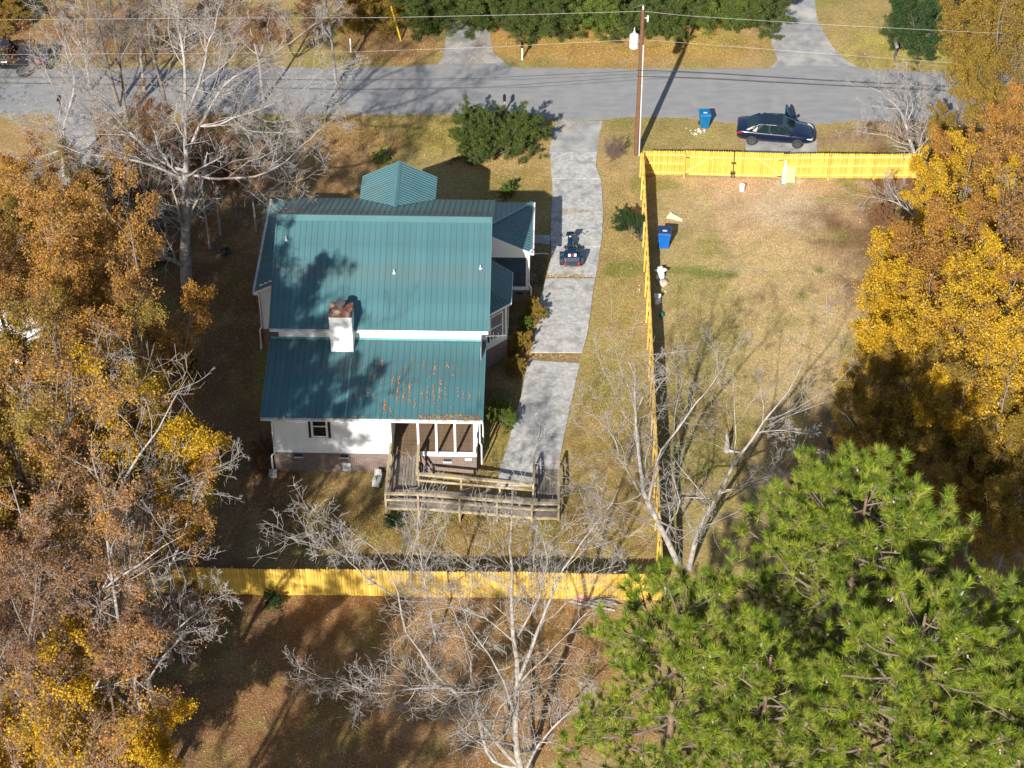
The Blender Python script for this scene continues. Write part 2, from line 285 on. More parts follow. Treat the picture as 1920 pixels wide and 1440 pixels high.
def brick_mat():
    m = bpy.data.materials.new('brick_wall'); m.use_nodes = True; t = m.node_tree; N = t.nodes; L = t.links; b = N['Principled BSDF']; b.inputs['Roughness'].default_value = .9
    tc = N.new('ShaderNodeTexCoord'); sp = N.new('ShaderNodeSeparateXYZ'); ad = N.new('ShaderNodeMath'); cb = N.new('ShaderNodeCombineXYZ')
    L.new(tc.outputs['Object'], sp.inputs[0]); L.new(sp.outputs[0], ad.inputs[0]); L.new(sp.outputs[1], ad.inputs[1]); L.new(ad.outputs[0], cb.inputs[0]); L.new(sp.outputs[2], cb.inputs[1])
    bt = N.new('ShaderNodeTexBrick'); L.new(cb.outputs[0], bt.inputs['Vector']); bt.inputs['Scale'].default_value = 1; bt.inputs['Brick Width'].default_value = .21; bt.inputs['Row Height'].default_value = .076; bt.inputs['Mortar Size'].default_value = .008
    bt.inputs['Color1'].default_value = (.20, .115, .095, 1); bt.inputs['Color2'].default_value = (.10, .068, .07, 1); bt.inputs['Mortar'].default_value = (.36, .33, .30, 1); bt.inputs['Bias'].default_value = -.1
    nz = N.new('ShaderNodeTexNoise'); nz.inputs['Scale'].default_value = 1.3; nz.inputs['Detail'].default_value = 5; L.new(tc.outputs['Object'], nz.inputs['Vector'])
    mx = N.new('ShaderNodeMix'); mx.data_type = 'RGBA'; r = N.new('ShaderNodeMapRange'); r.inputs[1].default_value = .48; r.inputs[2].default_value = .75; r.inputs[4].default_value = .5; L.new(nz.outputs['Fac'], r.inputs[0]); L.new(r.outputs[0], mx.inputs[0]); L.new(bt.outputs[0], mx.inputs[6]); mx.inputs[7].default_value = (.24, .20, .13, 1); L.new(mx.outputs[2], b.inputs['Base Color'])
    bp = N.new('ShaderNodeBump'); bp.inputs['Strength'].default_value = .6; bp.inputs['Distance'].default_value = .01; bp.invert = True; L.new(bt.outputs['Fac'], bp.inputs['Height']); L.new(bp.outputs[0], b.inputs['Normal']); return m
BRICK = brick_mat()
def clap(b, p0, p1, z0, z1, ext=.125, top=None):
    """lap siding on a wall running p0 -> p1 (outside on the right-hand side); top(s) caps it under a gable"""
    p0 = Vector((*p0, 0)); p1 = Vector((*p1, 0)); d = (p1 - p0); Ln = d.length; d /= Ln; n = Vector((d.y, -d.x, 0)); z = z0
    while z < z1 - .01:
        zt = min(z + ext, z1); s0, s1 = 0, Ln
        if top:
            ss = [k * Ln / 40 for k in range(41) if top(k * Ln / 40) > z + .02]
            if not ss: break
            s0, s1 = ss[0], ss[-1]
        a, c = p0 + d * s0, p0 + d * s1; o = .034; e = .002
        b.add([a + n * o + Vector((0, 0, z)), c + n * o + Vector((0, 0, z)), c + n * e + Vector((0, 0, zt)), a + n * e + Vector((0, 0, zt)), a + Vector((0, 0, z)), c + Vector((0, 0, z))], [(0, 1, 2, 3), (4, 5, 1, 0)])
        z += ext
    return b
def panels(parent, o, a, b, poly, m, pitch=.305, rib=.032):
    o, a, b = Vector(o), Vector(a).normalized(), Vector(b).normalized(); n = a.cross(b)
    if n.z < 0: n = -n
    ss = [p[0] for p in poly]; s0, s1 = min(ss), max(ss)
    def span(s):
        ts = []
        for i in range(len(poly)):
            (x0, y0), (x1, y1) = poly[i], poly[(i + 1) % len(poly)]
            if min(x0, x1) - 1e-6 <= s <= max(x0, x1) + 1e-6 and abs(x1 - x0) > 1e-6: ts.append(y0 + (y1 - y0) * (s - x0) / (x1 - x0))
        return (min(ts), max(ts)) if ts else None
    k = max(1, round((s1 - s0) / pitch)); w = (s1 - s0) / k; rect = len(poly) == 4 and len({round(p[0], 3) for p in poly}) == 2 and len({round(p[1], 3) for p in poly}) == 2; shared = None
    for i in range(k):
        x0, x1 = s0 + i * w, s0 + (i + 1) * w
        if rect and shared is not None:
            q = link('panel', shared, m, parent); q.location = a * (i * w); continue
        A, C = span(x0 + 1e-4), span(x1 - 1e-4); prof = [(0, 0), (.012, rib), (.04, rib), (.052, 0), (w * .5, .003), (w, 0)]
        V = []
        for end in (0, 1):
            for (x, h) in prof:
                f = x / w; t = A[end] * (1 - f) + C[end] * f; V.append(o + a * (x0 + x) + b * t + n * h)
        F = [(j, j + 1, 7 + j, 6 + j) for j in range(5)]
        bb = B().add(V, F); me = bb.mesh('panel'); q = link('panel', me, m, parent)
        if rect: shared = me
def deck(name, pts, m=TRIMT, th=.09, off=.012):
    p = [Vector(q) for q in pts]; n = (p[1] - p[0]).cross(p[2] - p[0]).normalized()
    if n.z < 0: n = -n
    return B().slab([q - n * off for q in p], -n * th).build(name, m, HOUSE)
RZ, RV, EZ, EV, FZ, FV = 8.63, 10.56, 5.7, 4.7, 6.0, 15.8; U0, U1 = -.4, 10.95
# main roof, camera side and street side
d = deck('main_roof', [(U0, EV, EZ), (U1, EV, EZ), (U1, RV, RZ), (U0, RV, RZ)])
Ls = math.hypot(RV - EV, RZ - EZ); panels(d, (U0, EV, EZ), (1, 0, 0), (0, RV - EV, RZ - EZ), [(0, 0), (U1 - U0, 0), (U1 - U0, Ls), (0, Ls)], TEAL)
B().slab([(U0 - .02, RV - .30, RZ - .15 + .045), (U1 + .02, RV - .30, RZ - .15 + .045), (U1 + .02, RV, RZ + .05), (U0 - .02, RV, RZ + .05)], (0, 0, .012)).slab([(U0 - .02, RV, RZ + .05), (U1 + .02, RV, RZ + .05), (U1 + .02, RV + .26, RZ - .13 + .05), (U0 - .02, RV + .26, RZ - .13 + .05)], (0, 0, .012)).build('ridge_cap', TRIMT, d)
d2 = deck('front_roof', [(U0, RV, RZ), (U1, RV, RZ), (U1, FV, FZ), (U0, FV, FZ)])
Lf = math.hypot(FV - RV, RZ - FZ); panels(d2, (U0, RV, RZ), (1, 0, 0), (0, FV - RV, FZ - RZ), [(0, 0), (U1 - U0, 0), (U1 - U0, Lf), (0, Lf)], TEALR)
for uu in (U0 - .03, U1 + .03):
    B().bar((uu, EV, EZ - .06), (uu, RV, RZ - .06), .05, .2).build('rake_trim', TRIMT, HOUSE); B().bar((uu, RV, RZ - .06), (uu, FV, FZ - .06), .05, .2).build('rake_trim', TRIMT, HOUSE)
# front gable
gz, ez, gu, gl, gr, gf = 7.15, 6.08, 5.57, 3.45, 7.68, 17.75
vr = RV + (RZ - gz) / (RZ - FZ) * (FV - RV); ve = RV + (RZ - ez) / (RZ - FZ) * (FV - RV)
for ue, nm in ((gl, 'gable_roof'), (gr, 'gable_roof')):
    dd = deck(nm, [(ue, gf, ez), (gu, gf, gz), (gu, vr, gz + .02), (ue, ve, ez + .02)]); sl_ = math.hypot(ue - gu, gz - ez)
    panels(dd, (gu, gf, gz + .03), (0, -1, 0), (ue - gu, 0, ez - gz), [(0, 0), (gf - vr, 0), (gf - ve, sl_), (0, sl_)], TEAL, .225)
B().slab([(gu - .14, gf + .03, gz - .02), (gu, gf + .03, gz + .06), (gu, vr - .1, gz + .06), (gu - .14, vr - .1, gz - .02)], (0, 0, .015)).slab([(gu, gf + .03, gz + .06), (gu + .14, gf + .03, gz - .02), (gu + .14, vr - .1, gz - .02), (gu, vr - .1, gz + .06)], (0, 0, .015)).build('gable_ridge_cap', TRIMT, HOUSE)
B().slab([(gl + .25, gf - .3, 0), (gr - .25, gf - .3, 0), (gr - .25, gf - .3, ez - .05), (gu, gf - .3, gz - .15), (gl + .25, gf - .3, ez - .05)], (0, -2.2, 0)).build('gable_wall', WHITE, HOUSE)
# lower rear roof
LZ0, LZ1 = 4.08, 4.82; lo = deck('rear_roof', [(U0, -.38, LZ0), (10.78, -.38, LZ0), (10.78, 5.0, LZ1), (U0, 5.0, LZ1)])
Ll = math.hypot(5.38, LZ1 - LZ0); panels(lo, (U0, -.38, LZ0), (1, 0, 0), (0, 5.38, LZ1 - LZ0), [(0, 0), (11.18, 0), (11.18, Ll), (0, Ll)], TEAL)
for uu in (U0 - .03, 10.81): B().bar((uu, -.38, LZ0 - .05), (uu, 5, LZ1 - .05), .05, .18).build('rake_trim', TRIMT, HOUSE)
B().slab([(3.83, -.3, LZ0 + .05), (3.92, -.3, LZ0 + .05), (3.92, 3.6, LZ0 + .59), (3.83, 3.6, LZ0 + .59)], (0, 0, .012)).slab([(U0, 4.86, LZ1 + .03), (10.78, 4.86, LZ1 + .03), (10.78, 5.0, LZ1 + .06), (U0, 5.0, LZ1 + .06)], (0, 0, .01)).build('roof_flashing', mat('bright_flashing', (.12, .33, .36), .35, .05, 2), lo)
# left wing roof
LW = deck('side_roof', [(-1.88, 9.62, 4.15), (-1.88, 18.2, 4.15), (0, 16.1, 5.1), (0, 9.62, 5.1)])
panels(LW, (-1.88, 9.62, 4.15), (0, 1, 0), (1.88, 0, .95), [(0, 0), (8.58, 0), (6.48, 2.106), (0, 2.106)], TEAL, .25); deck('side_front_roof', [(-1.88, 18.2, 4.15), (-.4, 18.2, 4.15), (-.4, 16.1, 5.1), (0, 16.1, 5.1)][:3] + [(-.02, 16.1, 5.1)], TEAL)
# right porch roof: hip towards the street, open gable towards the yard
pe, pz, pf, pb = 13.07, 3.72, 18.75, 13.98
RW = deck('porch_roof', [(pe, pb, pz), (pe, pf, pz), (10.6, 14.75, 4.955), (10.6, pb, 4.955)])
panels(RW, (pe, pb, pz), (0, 1, 0), (-2.47, 0, 1.235), [(0, 0), (pf - pb, 0), (.77, 2.761), (0, 2.761)], TEAL, .25)
RF = deck('porch_front_roof', [(pe, pf, pz), (9.0, pf, pz), (9.0, 14.75, 4.955), (10.6, 14.75, 4.955)])
panels(RF, (pe, pf, pz), (-1, 0, 0), (0, -4.0, 1.235), [(0, 0), (3.2, 0), (3.2, 4.186), (2.47, 4.186)], TEAL, .3)
B().bar((pe, pf, pz + .05), (10.6, 14.75, 5.0), .2, .03).build('hip_cap', TRIMT, HOUSE)
# walls
def solid(name, m, *boxes):
    b = B()
    for q in boxes: b.box(*q)
    return b.build(name, m, HOUSE)
solid('brick_base', BRICK, (0, 6.1, 0, 3.6, 0, 1.3), (.05, 10.55, 3.6, 15.5, 0, 1.3), (-1.67, .04, 9.97, 17.9, 0, 1.3), (7.42, 10.45, -.02, .2, 0, 1.22), (10.25, 10.45, .2, 3.6, 0, 1.22))
sw = solid('wall', WHITE, (.03, 6.08, .03, 4.98, 1.3, 4.0), (.03, 10.57, 5.05, 15.4, 1.3, 5.55), (-1.64, .02, 10.0, 17.8, 1.3, 4.1), (6.05, 10.45, 3.55, 4.98, 1.3, 4.1))
b = clap(B(), (0, .03), (6.08, .03), 1.3, 3.98); clap(b, (.03, 5), (.03, 0), 1.3, 4.0); clap(b, (0, 5.04), (10.6, 5.04), 4.6, 5.6); clap(b, (10.58, 3.6), (10.58, 15.4), 1.3, 5.6); clap(b, (-1.66, 9.99), (0, 9.99), 1.3, 5.0, top=lambda s: 4.2 + (s + .22) * .505)
clap(b, (6.08, 3.54), (10.4, 3.54), 1.3, 4.0); clap(b, (-1.66, 17.8), (-1.66, 9.99), 1.3, 4.0); clap(b, (6.09, 0.03), (6.09, 3.5), 1.2, 3.9)
b.build('siding', WHITE, sw)
g = B(); g.slab([(10.57, 5.1, 5.5), (10.57, 15.4, 5.5), (10.57, 10.5, 8.35)], (-.1, 0, 0)).slab([(.03, 5.1, 5.5), (.03, 15.4, 5.5), (.03, 10.5, 8.35)], (.1, 0, 0)).build('gable_end', WHITE, HOUSE)
B().slab([(-1.66, 10.0, 4.0), (0, 10.0, 4.0), (0, 10.0, 4.95), (-1.66, 10.0, 4.12)], (0, .1, 0)).build('wing_gable', WHITE, HOUSE)
B().slab([(10.6, 13.72, 4.0), (12.95, 13.72, 3.92), (12.95, 13.72, 4.0), (10.6, 13.72, 5.15)], (0, .1, 0)).box(10.6, 13.0, 13.7, 13.9, 3.62, 3.98).build('porch_gable', WHITE, HOUSE)
b = B(); b.bar((10.6, 13.62, 5.18), (13.12, 13.62, 3.94), .05, .14); b.build('rake_board', TRIMW, HOUSE)
b = B(); b.bar((-1.9, 9.64, 4.07), (0, 9.64, 5.03), .05, .14); b.box(-1.98, -1.62, 9.62, 10.0, 3.93, 4.03); b.build('rake_board', TRIMW, HOUSE)
B().box(.02, .14, -.025, .03, 1.3, 4.0).box(5.98, 6.12, -.03, .05, 1.3, 4.0).box(10.5, 10.62, 4.98, 5.06, 4.7, 5.6).build('corner_board', TRIMW, HOUSE)
B().box(U0, U1, 4.66, 5.06, 5.50, 5.58).box(U0, 10.76, -.34, .1, 3.93, 3.985).build('soffit', TRIMW, HOUSE)
# gutters and downspouts
def gutter(p, q, name='gutter'):
    p, q = Vector(p), Vector(q); dd = (q - p).normalized(); nn = Vector((dd.y, -dd.x, 0)) * .12; b = B(); u = Vector((0, 0, .11)); t = dd.cross(Vector((0, 0, 1))) 
    b.slab([p, q, q + nn, p + nn], (0, 0, .012)); b.slab([p + nn, q + nn, q + nn + u, p + nn + u], nn * .1); b.slab([p, q, q + u, p + u], nn * .1); b.slab([p, p + nn, p + nn + u, p + u], dd * .012); b.slab([q, q + nn, q + nn + u, q + u], -dd * .012)
    return b.build(name, GUTT, HOUSE)
gutter((U0 - .02, -.39, 3.93), (10.8, -.39, 3.93)); gutter((U0, 4.69, 5.57), (3.1, 4.69, 5.57)); gutter((4.3, 4.69, 5.57), (U1, 4.69, 5.57)); gutter((pe, pb - .05, 3.6), (pe, pf + .05, 3.6)); gutter((-1.88, 18.2, 4.03), (-1.88, 9.62, 4.03))
B().tube([(.1, -.44, 3.95), (.08, -.08, 3.75), (.08, -.07, 1.35), (-.12, -.12, 1.15), (-.12, -.12, .25), (-.05, -.3, .1)], .05, 6).build('downspout', GUTT, HOUSE)
B().tube([(13.1, 13.7, 3.9), (12.92, 13.72, 3.7), (12.92, 13.72, 1.4), (13.05, 13.7, 1.2), (13.05, 13.7, .2), (13.2, 13.6, .1)], .05, 6).build('downspout', GUTT, HOUSE)
B().tube([(-1.9, 9.7, 3.95), (-1.72, 9.9, 3.8), (-1.72, 9.9, 1.5), (-1.85, 9.85, 1.3), (-1.85, 9.85, .25), (-1.85, 9.6, .12)], .05, 6).build('downspout', GUTT, HOUSE)
B().tube([(10.8, .3, 3.95), (10.62, .4, 3.8), (10.62, .4, 1.8), (10.7, .4, 1.6), (10.7, .4, .3)], .045, 6).tube([(10.65, 2.0, 2.6), (10.72, 2.0, 1.4), (10.72, 2.0, .3)], .04, 6).build('downspout', GUTT, HOUSE)
solid('splash_block', mat('pale_block', (.42, .40, .36), .9, .2, 6), (-.3, .12, -.55, -.2, 0, .28))
# rear window with shutters
def window(u0, u1, z0, z1, v, name='window'):
    wn = B().box(u0, u1, v, v + .08, z0, z1).build(name, TRIMW, HOUSE); m_ = .06; mid = (z0 + z1) / 2
    for za, zb in ((z0 + m_, mid - .02), (mid + .04, z1 - m_)): B().box(u0 + m_ + .03, u1 - m_ - .03, v - .014, v + .02, za, zb).build('pane', PANE, wn)
    B().box(u0 - .02, u0 + m_, v - .04, v, z0, z1).box(u1 - m_, u1 + .02, v - .04, v, z0, z1).box(u0 + m_, u1 - m_, v - .035, v, mid - .02, mid + .04).box(u0 + m_, u1 - m_, v - .038, v, z1 - m_, z1).build('frame', TRIMW, wn)
    B().box(u0 - .06, u1 + .06, v - .09, v, z0 - .07, z0 - .001).build('sill', TRIMW, wn); return wn
wn = window(2.05, 2.87, 2.45, 3.88, -.03)
for a, b_ in ((1.90, 2.03), (2.89, 3.02)): B().box(a, b_, -.06, .02, 2.38, 3.9).build('shutter', SHUT, wn)
for u in (1.05, 3.42): B().box(u, u + .42, -.035, .02, 1.02, 1.2).build('crawl_vent', mat('vent_grille', (.03, .05, .07), .5, .2, 20), HOUSE); solid('vent_sill', TRIMW, (u - .02, u + .44, -.06, 0, .96, 1.015))
solid('crawl_vent', MATS['vent_grille'], (8.75, 9.15, -.06, -.02, .86, 1.02)); solid('vent_sill', TRIMW, (8.73, 9.17, -.08, -.02, .78, .855), (9.85, 10.2, -.06, -.02, .95, 1.08))
solid('access_door', mat('pale_blue_door', (.55, .62, .66), .5, .05, 4), (3.5, 3.92, -.05, 0, .1, .62))
# back porch: posts, floor boards, dark door wall
FLOORB = mat('porch_boards', (.17, .115, .072), .75, .25, 3, stretch=(1, 8, 1), orand=.12)
solid('porch_joists', DARK, (6.12, 10.4, .05, 3.5, .98, 1.14)); fl = B().box(6.12, 10.42, .06, 3.52, 1.14, 1.15).build('porch_floor', FLOORB, HOUSE)
sh_ = B().box(0, .132, .04, 3.5, 1.152, 1.175).mesh('plank')
for k in range(31): q = link('plank', sh_, FLOORB, fl); q.location = (6.13 + k * .138, 0, 0)
for u in (7.48, 8.41, 9.36, 10.36): B().box(u - .055, u + .055, -.01, .14, 1.2, 3.95).build('porch_post', TRIMW, HOUSE)
for v in (1.2, 2.4): B().box(10.3, 10.42, v - .05, v + .05, 1.2, 3.95).build('porch_post', TRIMW, HOUSE)
solid('porch_sill', TRIMW, (7.42, 10.47, -.05, .2, 1.22, 1.32), (10.26, 10.47, .2, 3.55, 1.22, 1.32)); solid('porch_beam', TRIMW, (6.1, 10.45, .0, .16, 3.72, 3.95), (10.28, 10.44, .16, 3.5, 3.72, 3.95))
solid('porch_door', mat('brown_door', (.10, .06, .04), .6, .2, 4), (6.5, 7.4, 3.47, 3.53, 1.2, 3.3)); B().tube([(6.95, .9, 3.9), (6.95, .9, 3.72)], [.3, .26], 12).build('porch_light', TRIMW, HOUSE)
# side porch under the hipped gable
solid('side_porch_base', BRICK, (10.6, 12.85, 13.9, 17.9, 0, 1.05)); pf_ = solid('side_porch_floor', mat('porch_deck_paint', (.055, .075, .075), .6, .2, 3), (10.6, 12.9, 13.85, 17.95, 1.05, 1.12))
for (u, v) in ((12.82, 13.95), (12.82, 17.85), (10.75, 13.95)): solid('porch_column', TRIMW, (u - .07, u + .07, v - .07, v + .07, 1.12, 3.64))
solid('porch_skirt', TRIMW, (10.6, 12.95, 13.83, 13.88, .92, 1.13))
rl = B().box(10.8, 12.75, 13.92, 13.98, 1.95, 2.02).box(10.8, 12.75, 13.92, 13.98, 1.22, 1.27).build('porch_railing', mat('railing_dark', (.045, .05, .055), .5, .1, 5), HOUSE)
bm_ = B().box(0, .03, 13.93, 13.96, 1.27, 1.95).mesh('baluster')
for k in range(13): q = link('baluster', bm_, MATS['railing_dark'], rl); q.location = (10.9 + k * .145, 0, 0)
rl = B().box(10.8, 12.75, 17.85, 17.91, 1.95, 2.02).box(10.8, 12.75, 17.85, 17.91, 1.22, 1.27).build('porch_railing', MATS['railing_dark'], HOUSE)
for k in range(13): q = link('baluster', bm_, MATS['railing_dark'], rl); q.location = (10.9 + k * .145, 3.93, 0)
solid('crawl_vent', MATS['vent_grille'], (12.2, 12.6, 13.87, 13.9, .55, .72))
for q in HOUSE.children:
    n_ = q.name.split('.')[0]; vmin = min(v_.co.y for v_ in q.data.vertices)
    if n_ in ('porch_gable',) or (n_ == 'rake_board' and vmin > 12): q.location = (-.03, .36, -.29)
    if n_ in ('side_porch_base', 'side_porch_floor', 'porch_column', 'porch_skirt', 'porch_railing') or (n_ in ('downspout', 'crawl_vent') and vmin > 13): q.location = (0, .36, 0)
# bay
bp = [(10.6, 8.35), (11.82, 9.45), (11.82, 11.75), (10.6, 12.85)]
by = B().prism(bp, 0, 1.25).build('bay_base', BRICK, HOUSE); bw = B().prism([(u - .01 if u > 11 else u, v) for u, v in bp], 1.25, 3.9).build('bay_wall', mat('white_panel', (.74, .75, .76), .5, .05, 2), HOUSE)
def onface(p, q, s0, s1, z0, z1, off, th, nm, m, par):
    p, q = Vector((*p, 0)), Vector((*q, 0)); dd = (q - p); n = Vector((dd.y, -dd.x, 0)).normalized(); a, c = p + dd * s0 + n * off, p + dd * s1 + n * off
    return B().slab([a + Vector((0, 0, z0)), c + Vector((0, 0, z0)), c + Vector((0, 0, z1)), a + Vector((0, 0, z1))], n * th).build(nm, m, par)
for p, q, s0, s1 in ((bp[0], bp[1], .2, .8), (bp[1], bp[2], .12, .46), (bp[1], bp[2], .54, .88)):
    sh2 = onface(p, q, s0 - .07, s1 + .07, 1.72, 3.5, .002, .02, 'bay_window', SHUT, HOUSE); onface(p, q, s0, s1, 1.76, 3.46, .022, .03, 'frame', TRIMW, sh2)
    onface(p, q, s0 + .06, s1 - .06, 1.84, 2.55, .052, .006, 'pane', PANE, sh2); onface(p, q, s0 + .06, s1 - .06, 2.63, 3.38, .052, .006, 'pane', PANE, sh2)
ev = [(10.6, 7.98), (12.03, 9.27), (12.05, 11.9), (10.6, 13.2)]; tp = [(10.6, 9.5, 4.85), (10.6, 11.6, 4.85)]; e3 = [(u, v, 3.95) for u, v in ev]
for pts in ([e3[0], e3[1], tp[0]], [e3[1], e3[2], tp[1], tp[0]], [e3[2], e3[3], tp[1]]):
    dd = deck('bay_roof', pts, TEAL); p = [Vector(q) for q in pts]; a = (p[1] - p[0]).normalized(); n = a.cross(p[2] - p[0]).normalized(); n = n if n.z > 0 else -n; bb_ = n.cross(a)
    poly = [((q - p[0]).dot(a), (q - p[0]).dot(bb_)) for q in p]; panels(dd, p[0] + n * .01, a, bb_, poly, TEAL, .25)
b = B()
for i in range(3): b.bar((ev[i][0], ev[i][1], 3.88), (ev[i + 1][0], ev[i + 1][1], 3.88), .06, .14)
b.build('bay_fascia', TRIMW, HOUSE)
# chimney
ch = solid('chimney', WHITE, (2.82, 3.94, 4.1, 5.2, 4.3, 7.0)); b = clap(B(), (2.82, 4.1), (3.94, 4.1), 4.7, 6.95); clap(b, (3.94, 4.1), (3.94, 5.2), 4.7, 6.95); clap(b, (2.82, 5.2), (2.82, 4.1), 4.7, 6.95); b.build('siding', WHITE, ch)
B().box(2.8, 2.9, 4.06, 4.12, 4.6, 7.0).box(3.86, 3.96, 4.06, 4.12, 4.6, 7.0).build('corner_board', TRIMW, ch)
B().loft([[(2.76, 4.04, 7.0), (4.0, 4.04, 7.0), (4.0, 5.26, 7.0), (2.76, 5.26, 7.0)], [(2.78, 4.06, 7.06), (3.98, 4.06, 7.06), (3.98, 5.24, 7.06), (2.78, 5.24, 7.06)], [(3.2, 4.48, 7.17), (3.56, 4.48, 7.17), (3.56, 4.82, 7.17), (3.2, 4.82, 7.17)]]).build('chimney_cap', RUST, ch)
B().tube([(3.38, 4.65, 7.1), (3.38, 4.65, 7.4)], .17, 14).tube([(3.38, 4.65, 7.4), (3.38, 4.65, 7.46), (3.38, 4.65, 7.56), (3.38, 4.65, 7.58)], [.2, .26, .26, .12], 16).build('flue', mat('flue_metal', (.11, .10, .10), .5, .3, 6, metal=.3), ch)
for (u, v) in ((.15, 9.25), (5.93, 7.6), (10.45, 7.9)):
    z = EZ + (v - EV) * .5; B().tube([(u, v, z), (u, v, z + .22)], .038, 8).tube([(u, v, z), (u, v, z + .04)], [.09, .05], 8).build('vent_pipe', mat('vent_white', (.7, .7, .7), .5, .1, 8), HOUSE)
B().bar((10.95, 4.9, 5.2), (11.9, 4.9, 5.25), .025).bar((11.2, 4.6, 5.22), (11.2, 5.2, 5.22), .02).bar((11.45, 4.65, 5.23), (11.45, 5.15, 5.23), .02).bar((11.7, 4.7, 5.24), (11.7, 5.1, 5.24), .02).bar((10.58, 4.9, 5.1), (10.95, 4.9, 5.2), .03).build('antenna', mat('antenna_metal', (.6, .6, .62), .35, .1, 6, metal=.6), HOUSE)
# leaves caught on the lower roof and in the gutter
N = 900; cl = np.stack([rng.normal(7.2, 1.6, 90), np.abs(rng.normal(1.6, 1.0, 90)) - .1], -1); ci = rng.integers(0, 90, N); u = np.clip(np.round(cl[ci, 0] / .305) * .305 - .4 + .08 + np.abs(rng.normal(0, .05, N)), 3.9, 10.6); v = np.clip(cl[ci, 1] + rng.normal(0, .16, N), -.3, 4.7)
N2 = 420; u = np.concatenate([u, rng.uniform(7.6, 10.7, N2), rng.uniform(0, 7.5, 120)]); v = np.concatenate([v, rng.uniform(-.46, -.12, N2) , rng.uniform(-.5, -.3, 120)])
z = LZ0 + (v + .38) / 5.38 * (LZ1 - LZ0) + .04; z = np.where(v < -.38, 4.04, z)
lm = loose('roof_leaves', [np.stack([u, v, z], -1)], [(.50, .23, .07), (.55, .30, .14), (.42, .17, .06)], (.04, .10))
tag(link('roof_leaves', lm, MATS['leaf_litter'], HOUSE), kind='stuff')
# ------------------------------------------------------------------ ramp
WOOD = mat('weathered_deck', (.21, .175, .145), .85, .25, 2.5, stretch=(2, 14, 2), orand=.16, bump=.2)
RAILW = mat('treated_rail', (.37, .30, .19), .8, .28, 3, orand=.18, bump=.15)
RAMP = empty('wooden_ramp', HOUSE.matrix_world @ Vector((0, 0, 0)), 0, label='weathered wooden access ramp with railings turning from porch to driveway', cat='ramp')
RAMP.location = HOUSE.location; RAMP.rotation_euler = HOUSE.rotation_euler
def run(a, b, w, za, zb, along=True):
    """boards laid across a run from a to b (plan), width w, height za -> zb"""
    a, b = Vector(a), Vector(b); d = b - a; L = d.length; d /= L; n = Vector((-d.y, d.x)); k = int(L / .145); me = {}
    for i in range(k):
        s = (i + .5) * L / k; c = a + d * s; z = za + (zb - za) * s / L; h = .068
        P = [(c - d * h - n * w / 2), (c + d * h - n * w / 2), (c + d * h + n * w / 2), (c - d * h + n * w / 2)]
        B().slab([(p.x, p.y, z) for p in P], (0, 0, -.035)).build('plank', WOOD, RAMP)
    for sgn in (-1, 1):
        p, q = a + n * sgn * (w / 2 - .03), b + n * sgn * (w / 2 - .03); B().bar((p.x, p.y, za - .12), (q.x, q.y, zb - .12), .04, .16).build('joist', RAILW, RAMP)
def longrun(a, b, w, za, zb):
    a, b = Vector(a), Vector(b); d = (b - a); L = d.length; d /= L; n = Vector((-d.y, d.x)); k = int(w / .145)
    for i in range(k):
        o = (i + .5) * w / k - w / 2; p, q = a + n * o, b + n * o; B().bar((p.x, p.y, za - .018), (q.x, q.y, zb - .018), .136, .035).build('plank', WOOD, RAMP)
    for sgn in (-1, 1):
        p, q = a + n * sgn * (w / 2 - .03), b + n * sgn * (w / 2 - .03); B().bar((p.x, p.y, za - .12), (q.x, q.y, zb - .12), .04, .16).build('joist', RAILW, RAMP)
def rail(pts, posts, h=.9, mid=True):
    for (p, q) in zip(pts, pts[1:]):
        for hh in ((h, .5) if mid else (h,)): B().bar((p[0], p[1], p[2] + hh), (q[0], q[1], q[2] + hh), .045, .12).build('rail', RAILW, RAMP)
        B().bar((p[0], p[1], p[2] + h + .075), (q[0], q[1], q[2] + h + .075), .13, .035).build('rail_cap', RAILW, RAMP)
    for p in posts: B().box(p[0] - .05, p[0] + .05, p[1] - .05, p[1] + .05, 0, p[2] + h + .05).build('post', RAILW, RAMP)
longrun((6.78, .02), (6.78, -2.2), 1.4, 1.16, 1.1)
run((6.03, -2.95), (7.62, -2.95), 1.5, 1.085, 1.07)
longrun((7.64, -2.95), (13.4, -2.72), 1.4, 1.06, .30)
longrun((13.4, -2.72), (14.7, -2.64), 1.45, .29, .24)
longrun((14.05, -1.9), (14.02, .35), 1.25, .22, .07)
rail([(6.05, .0, 1.12), (6.05, -2.2, 1.08), (6.05, -3.66, 1.05)], [(6.05, -.1, 1.12), (6.05, -1.1, 1.1), (6.05, -2.2, 1.08)])
rail([(7.5, -.15, 1.12), (7.52, -2.2, 1.08)], [(7.5, -.2, 1.12), (7.52, -1.2, 1.1), (7.6, -2.24, 1.08)])
rail([(7.6, -2.24, 1.08), (13.35, -2.02, .3)], [(9.75, -2.16, .79), (11.7, -2.09, .53), (13.4, -2.0, .3)])
rail([(6.03, -3.68, 1.08), (7.62, -3.68, 1.07), (13.4, -3.43, .3), (14.7, -3.37, .24)], [(6.03, -3.68, 1.08), (7.66, -3.7, 1.06), (9.72, -3.62, .78), (13.35, -3.45, .3), (14.7, -3.39, .24), (11.6, -3.53, .53)])
rail([(13.42, -1.98, .3), (13.42, .25, .07)], [(13.42, .25, .07)], .85)
rail([(14.7, -3.3, .24), (14.68, .3, .07)], [(14.7, -1.5, .15), (14.68, .3, .07)], .85)
